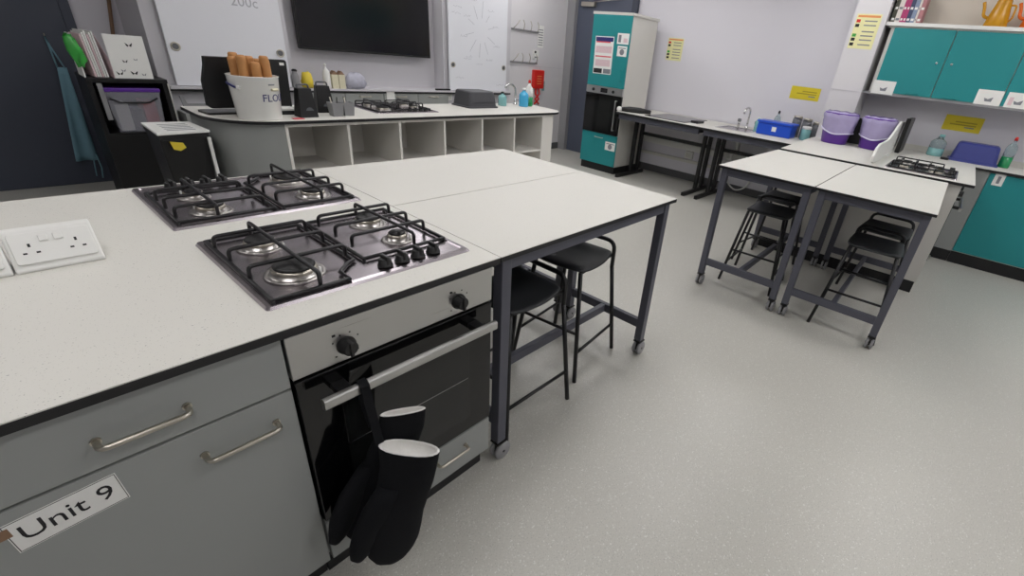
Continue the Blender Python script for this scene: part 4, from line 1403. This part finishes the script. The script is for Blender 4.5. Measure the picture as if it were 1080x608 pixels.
for i, (px_, py_, kk) in enumerate(((5.62, 1.01, .97), (5.66, .66, .9))):
    t = thing('waste_bin', ['purple bin with clear liner on the right worktop, next to the column', 'purple bin with clear liner on the right worktop, next to the white guard'][i], 'bin', (px_, py_, ZU), 'purple bins')
    h_ = .285
    r0_, r1_ = .125*kk, .162*kk
    MB().lathe([(r0_*.96, ZU), (r0_, ZU+.006), (r1_, ZU+h_), (r1_+.006, ZU+h_+.004), (r1_+.006, ZU+h_+.012), (r1_-.004, ZU+h_+.010), (r0_-.004, ZU+.008), (.01, ZU+.006)], (px_, py_, 0), 32).build('pail', 'purple', t)
    n = 40
    vs, fs = [], []
    rows = 7
    rg = random.Random(7+i)
    ph = rg.uniform(0, 6)
    for j in range(rows):
        for k in range(n):
            a = 2*PI*k/n
            low = h_*(.46+.10*math.sin(a+1.0+i*.8)+.03*math.sin(3*a+ph))
            q = j/(rows-1)
            z = h_+.024-(h_+.024-low)*q
            rr_ = r0_+(r1_-r0_)*z/h_+.013+.004*math.sin(7*a+ph+q*3)+.003*rg.uniform(-1, 1)
            if j == 0:
                rr_ = r1_-.016
            vs.append((px_+rr_*math.cos(a), py_+rr_*math.sin(a), ZU+z+(.004*math.sin(9*a+ph) if j < 2 else 0)))
    for j in range(rows-1):
        for k in range(n):
            fs.append((j*n+k, j*n+(k+1) % n, (j+1)*n+(k+1) % n, (j+1)*n+k))
    MB().add(vs, fs, True).build('liner', 'liner', t)
    loop = [(v[0]+(v[0]-px_)*.02, v[1]+(v[1]-py_)*.02, v[2]) for v in vs[-n:]]
    MB().tube(loop, .007, n=6, closed=True).build('liner_edge', 'linerrim', t)
t = thing('black_crate', 'black crate standing behind the two purple bins', 'crate', (5.82, .83, ZU))
MB().box(5.85, 5.89, .60, 1.06, ZU, ZU+.26).build('crate_wall', 'blackplastic', t, .006)
MB().box(5.84, 5.85, .60, 1.06, ZU+.235, ZU+.26).build('crate_rim', 'blackplastic', t)
# white guard and black panel
t = thing('splash_guard', 'white curved guard standing between the purple bin and the hob', 'guard', (5.2, .48, ZU))
pr = [(4.58, ZU), (4.46, ZU+.03), (4.44, 1.0), (4.50, 1.06), (4.62, 1.085), (4.85, 1.085), (5.10, 1.09), (5.30, 1.14), (5.50, 1.21), (5.62, 1.225), (5.90, 1.212), (5.86, 1.02), (5.75, ZU)]
MB().prism(pr, .47, .49, 'y').build('sheet', 'white', t, .004)
MB().box(5.2, 5.75, .45, .47, ZU, ZU+.014).build('foot', 'white', t)
tag(MB().prism([(5.70, ZU), (6.10, ZU), (6.10, 1.255), (5.65, 1.258)], .41, .45, 'y').build('tray_stack', 'blackplastic', None, .004), 'black tray standing upright behind the white guard', 'tray')

# teal run along the wall
worktop('wall_worktop', [(5.70, -2.4), (6.32, -2.4), (6.32, -.222), (5.70, -.222)], ZU, 'white worktop on the teal base cabinets at the right')
struct(box('trim_10', XR-.02, XR, -2.4, .953, ZU, ZU+.055, 'greylight'))
for i in range(3):
    ya = -.345-.60*(i+1)
    yb2 = -.345-.60*i
    t = thing('base_cabinet', ['teal base cabinet next to the right island', 'teal base cabinet second from the right island', 'teal base cabinet third from the right island'][i], 'cabinet', (6.0, (ya+yb2)/2, 0), 'teal base cabinets')
    box('body', 5.74, 6.30, ya, yb2, .12, ZU-.022, 'greylight', t)
    dd = MB().box(5.72, 5.74, ya+.002, yb2-.002, .13, ZU-.03).build('door', 'teal', t, .002)
    bow_handle((5.72, ya+.05, .82), (5.72, ya+.18, .82), (-.028, 0, 0), .005).build('handle', 'nickel', dd)
    box('plinth', 5.76, 5.78, ya, yb2, 0, .12, 'core', t)
t = thing('filler_panel', 'grey filler panel between the right island and the teal base cabinet', 'panel', (5.73, -.28, 0))
box('panel', 5.725, 5.745, -.343, -.16, .12, ZU-.022, 'grey', t)
box('plinth', 5.76, 5.775, -.343, -.16, 0, .12, 'core', t)
t = thing('door_notice', 'small white pictogram notice on the teal base cabinet', 'notice', (5.715, -.42, .8))
box('sheet', 5.7175, 5.7198, -.462, -.385, .80, .91, 'paper', t)
box('pictogram', 5.7165, 5.7178, -.435, -.412, .82, .885, 'greyink', t)
# wall cabinets with open shelf on top
WX = 5.955
t = thing('wall_cabinet', 'teal wall cabinet with white top shelf above the right worktop', 'cabinet', (6.13, .0, 1.445))
ys = [.87, .355, -.185, -.72, -1.26]
box('body', WX+.02, XR-.001, ys[-1], .90, 1.455, 2.04, 'greylight', t)
box('bottom_board', WX, XR-.001, ys[-1], .953, 1.432, 1.455, 'pot', t)
box('top_board', WX-.02, XR-.001, ys[-1], .953, 2.055, 2.085, 'white', t)
box('top_shadow_gap', WX+.01, XR-.001, ys[-1], .92, 2.04, 2.055, 'greylight', t)
struct(box('trim_11', XR-.02, XR-.001, ys[-1], .953, 2.086, 2.7, 'cream'))
for i in range(4):
    dd = MB().box(WX, WX+.02, ys[i+1]+.004, ys[i]-.004, 1.458, 2.04).build('door', 'teal', t, .0015)
    hy = (ys[i]-.30, ys[i]-.40) if i % 2 == 0 else (ys[i]-.10, ys[i]-.20)
    bow_handle((WX, hy[0], 1.475), (WX, hy[1], 1.475), (-.022, 0, 0), .004).build('handle', 'teal', dd)
    ky = ys[i+1]+.06 if i % 2 == 0 else ys[i]-.06
    MB().lathe([(.011, 0), (.011, -.006), (.006, -.008)], (WX, ky, 1.76), 14, ax='x').build('lock', 'chrome', dd)
for i, (y0, y1, z0, z1) in enumerate(((.68, .88, 1.44, 1.565), (-.185, .01, 1.452, 1.58), (-.40, -.215, 1.452, 1.58))):
    t = thing('cabinet_notice', ['white notice at the lower left of the first teal wall cabinet door', 'white notice at the lower right of the second teal wall cabinet door', 'white notice on the third teal wall cabinet door at the picture edge'][i], 'notice', (WX, (y0+y1)/2, z0))
    box('sheet', WX-.003, WX-.0003, y0, y1, z0, z1, 'paper', t)
    MB().prism([(y0+.07, z0+.03), (y0+.12, z0+.03), (y0+.13, z0+.06), (y0+.10, z0+.05), (y0+.065, z0+.07)], WX-.0042, WX-.0028, 'x').build('pictogram', 'greyink', t)
    box('pictogram', WX-.0042, WX-.0028, y1-.05, y1-.02, z0+.02, z1-.04, 'pinkink' if i == 2 else 'paper', t)
# books
yy = .935
bk = [(.035, 'book4', 'olive'), (.042, 'book5', 'white'), (.028, 'book0', 'bright magenta'), (.026, 'book0', 'magenta'), (.034, 'book1', 'navy'), (.036, 'book2', 'grey-blue'), (.018, 'book5', 'thin white'), (.036, 'book3', 'rose')]
for i, (th, m_, cn) in enumerate(bk):
    y1 = yy
    y0 = yy-th+.002
    yy -= th
    hh = .27+.02*math.sin(i*2.1)
    t = thing('book', '%s book spine on the shelf above the wall cabinet' % cn, 'book', (6.1, (y0+y1)/2, 2.085), 'books on the top shelf')
    b = MB().box(6.0, 6.2, y0, y0+.003, 2.085, 2.085+hh).box(6.0, 6.2, y1-.003, y1, 2.085, 2.085+hh).box(5.996, 6.0, y0, y1, 2.085, 2.085+hh)
    b.build('cover', m_, t)
    MB().box(6.002, 6.195, y0+.003, y1-.003, 2.089, 2.081+hh).build('pages', 'paper', t)
    for zz in (2.105, 2.20):
        box('spine_label', 5.9952, 5.9962, y0+.005, y1-.005, zz, zz+.02, 'paper' if m_ != 'book5' else 'greyink', t)
# coffee pots


def coffee_pot(label, y, m_, k):
    t = thing('coffee_pot', label, 'coffee pot', (6.08, y, 2.085), 'enamel coffee pots')
    z = 2.085
    MB().lathe([(.085*k, z), (.09*k, z+.006), (.075*k, z+.10*k), (.055*k, z+.20*k), (.056*k, z+.21*k), (.052*k, z+.215*k)], (6.08, y, 0), 24).build('body', m_, t)
    MB().lathe([(.054*k, z+.215*k), (.04*k, z+.235*k), (.012*k, z+.245*k), (.012*k, z+.255*k), (.017*k, z+.265*k), (.006*k, z+.272*k)], (6.08, y, 0), 20).build('lid', m_, t)
    MB().tube([(6.08, y+.07*k, z+.075*k), (6.08, y+.115*k, z+.09*k), (6.08, y+.125*k, z+.15*k), (6.08, y+.145*k, z+.20*k)], .013*k, rad=.04, n=10).build('spout', m_, t)
    MB().tube([(6.08, y-.058*k, z+.18*k), (6.08, y-.095*k, z+.18*k), (6.08, y-.10*k, z+.08*k), (6.08, y-.078*k, z+.05*k)], .008*k, rad=.04, n=8).build('handle', m_, t)


coffee_pot('mustard yellow enamel coffee pot on the top shelf', .105, 'mustard', 1.0)
coffee_pot('orange enamel coffee pot on the top shelf at the picture edge', -.155, 'orange', 1.0)
# yellow sign and things at the back of the right worktop
t = thing('wall_sign', 'yellow sign on the wall under the teal wall cabinet', 'sign', (XR-.005, .01, 1.18))
box('sheet', XR-.004, XR-.001, -.145, .175, 1.18, 1.325, 'yellowpaper', t)
for k in range(2):
    box('text_line', XR-.005, XR-.0038, -.10, .12-.04*k, 1.235+k*.025, 1.247+k*.025, 'signink', t)
box('text_line', XR-.005, XR-.0038, -.09, -.01, 1.215, 1.226, 'greyink', t)
bottle('spray_bottle', 6.10, .135, ZU, .07, .21, 'glassjar', 'squat clear spray bottle with teal head behind the right hob', 'tealliq', .35, trig=True, liquid='tealliq')
bottle('washing_up_liquid', 6.08, -.43, ZU, .045, .285, 'glassjar', 'green washing-up liquid with red cap beside the navy basin', 'red', .28, liquid='greenliq')
t = thing('washing_up_basin', 'navy blue plastic basin upturned on the right worktop', 'basin', (6.08, -.19, ZU))
vs, fs = [], []
lay = [((.145, .205), 0), ((.142, .202), .014), ((.13, .188), .018), ((.105, .165), .165), ((.09, .15), .178)]
for (wh, z) in lay:
    vs += [(6.08+x, -.185+y, ZU+z) for x, y in rrect(-wh[0], wh[0], -wh[1], wh[1], .035, 4)]
n = 20
for i in range(len(lay)-1):
    fs += [(i*n+k, i*n+(k+1) % n, (i+1)*n+(k+1) % n, (i+1)*n+k) for k in range(n)]
fs += [tuple((len(lay)-1)*n+k for k in range(n)), tuple(reversed(range(n)))]
MB().add(vs, fs, False).build('basin_shell', 'navybox', t)
MB().box(5.96, 5.972, -.30, -.07, ZU+.05, ZU+.058).build('rib', 'navybox', t)
tag(MB().prism(rrect(5.86, 5.93, .0, .07, .02), ZU, ZU+.02).build('scourer', 'blackplastic', None, .004), 'small black scourer on the worktop left of the navy basin', 'scourer')
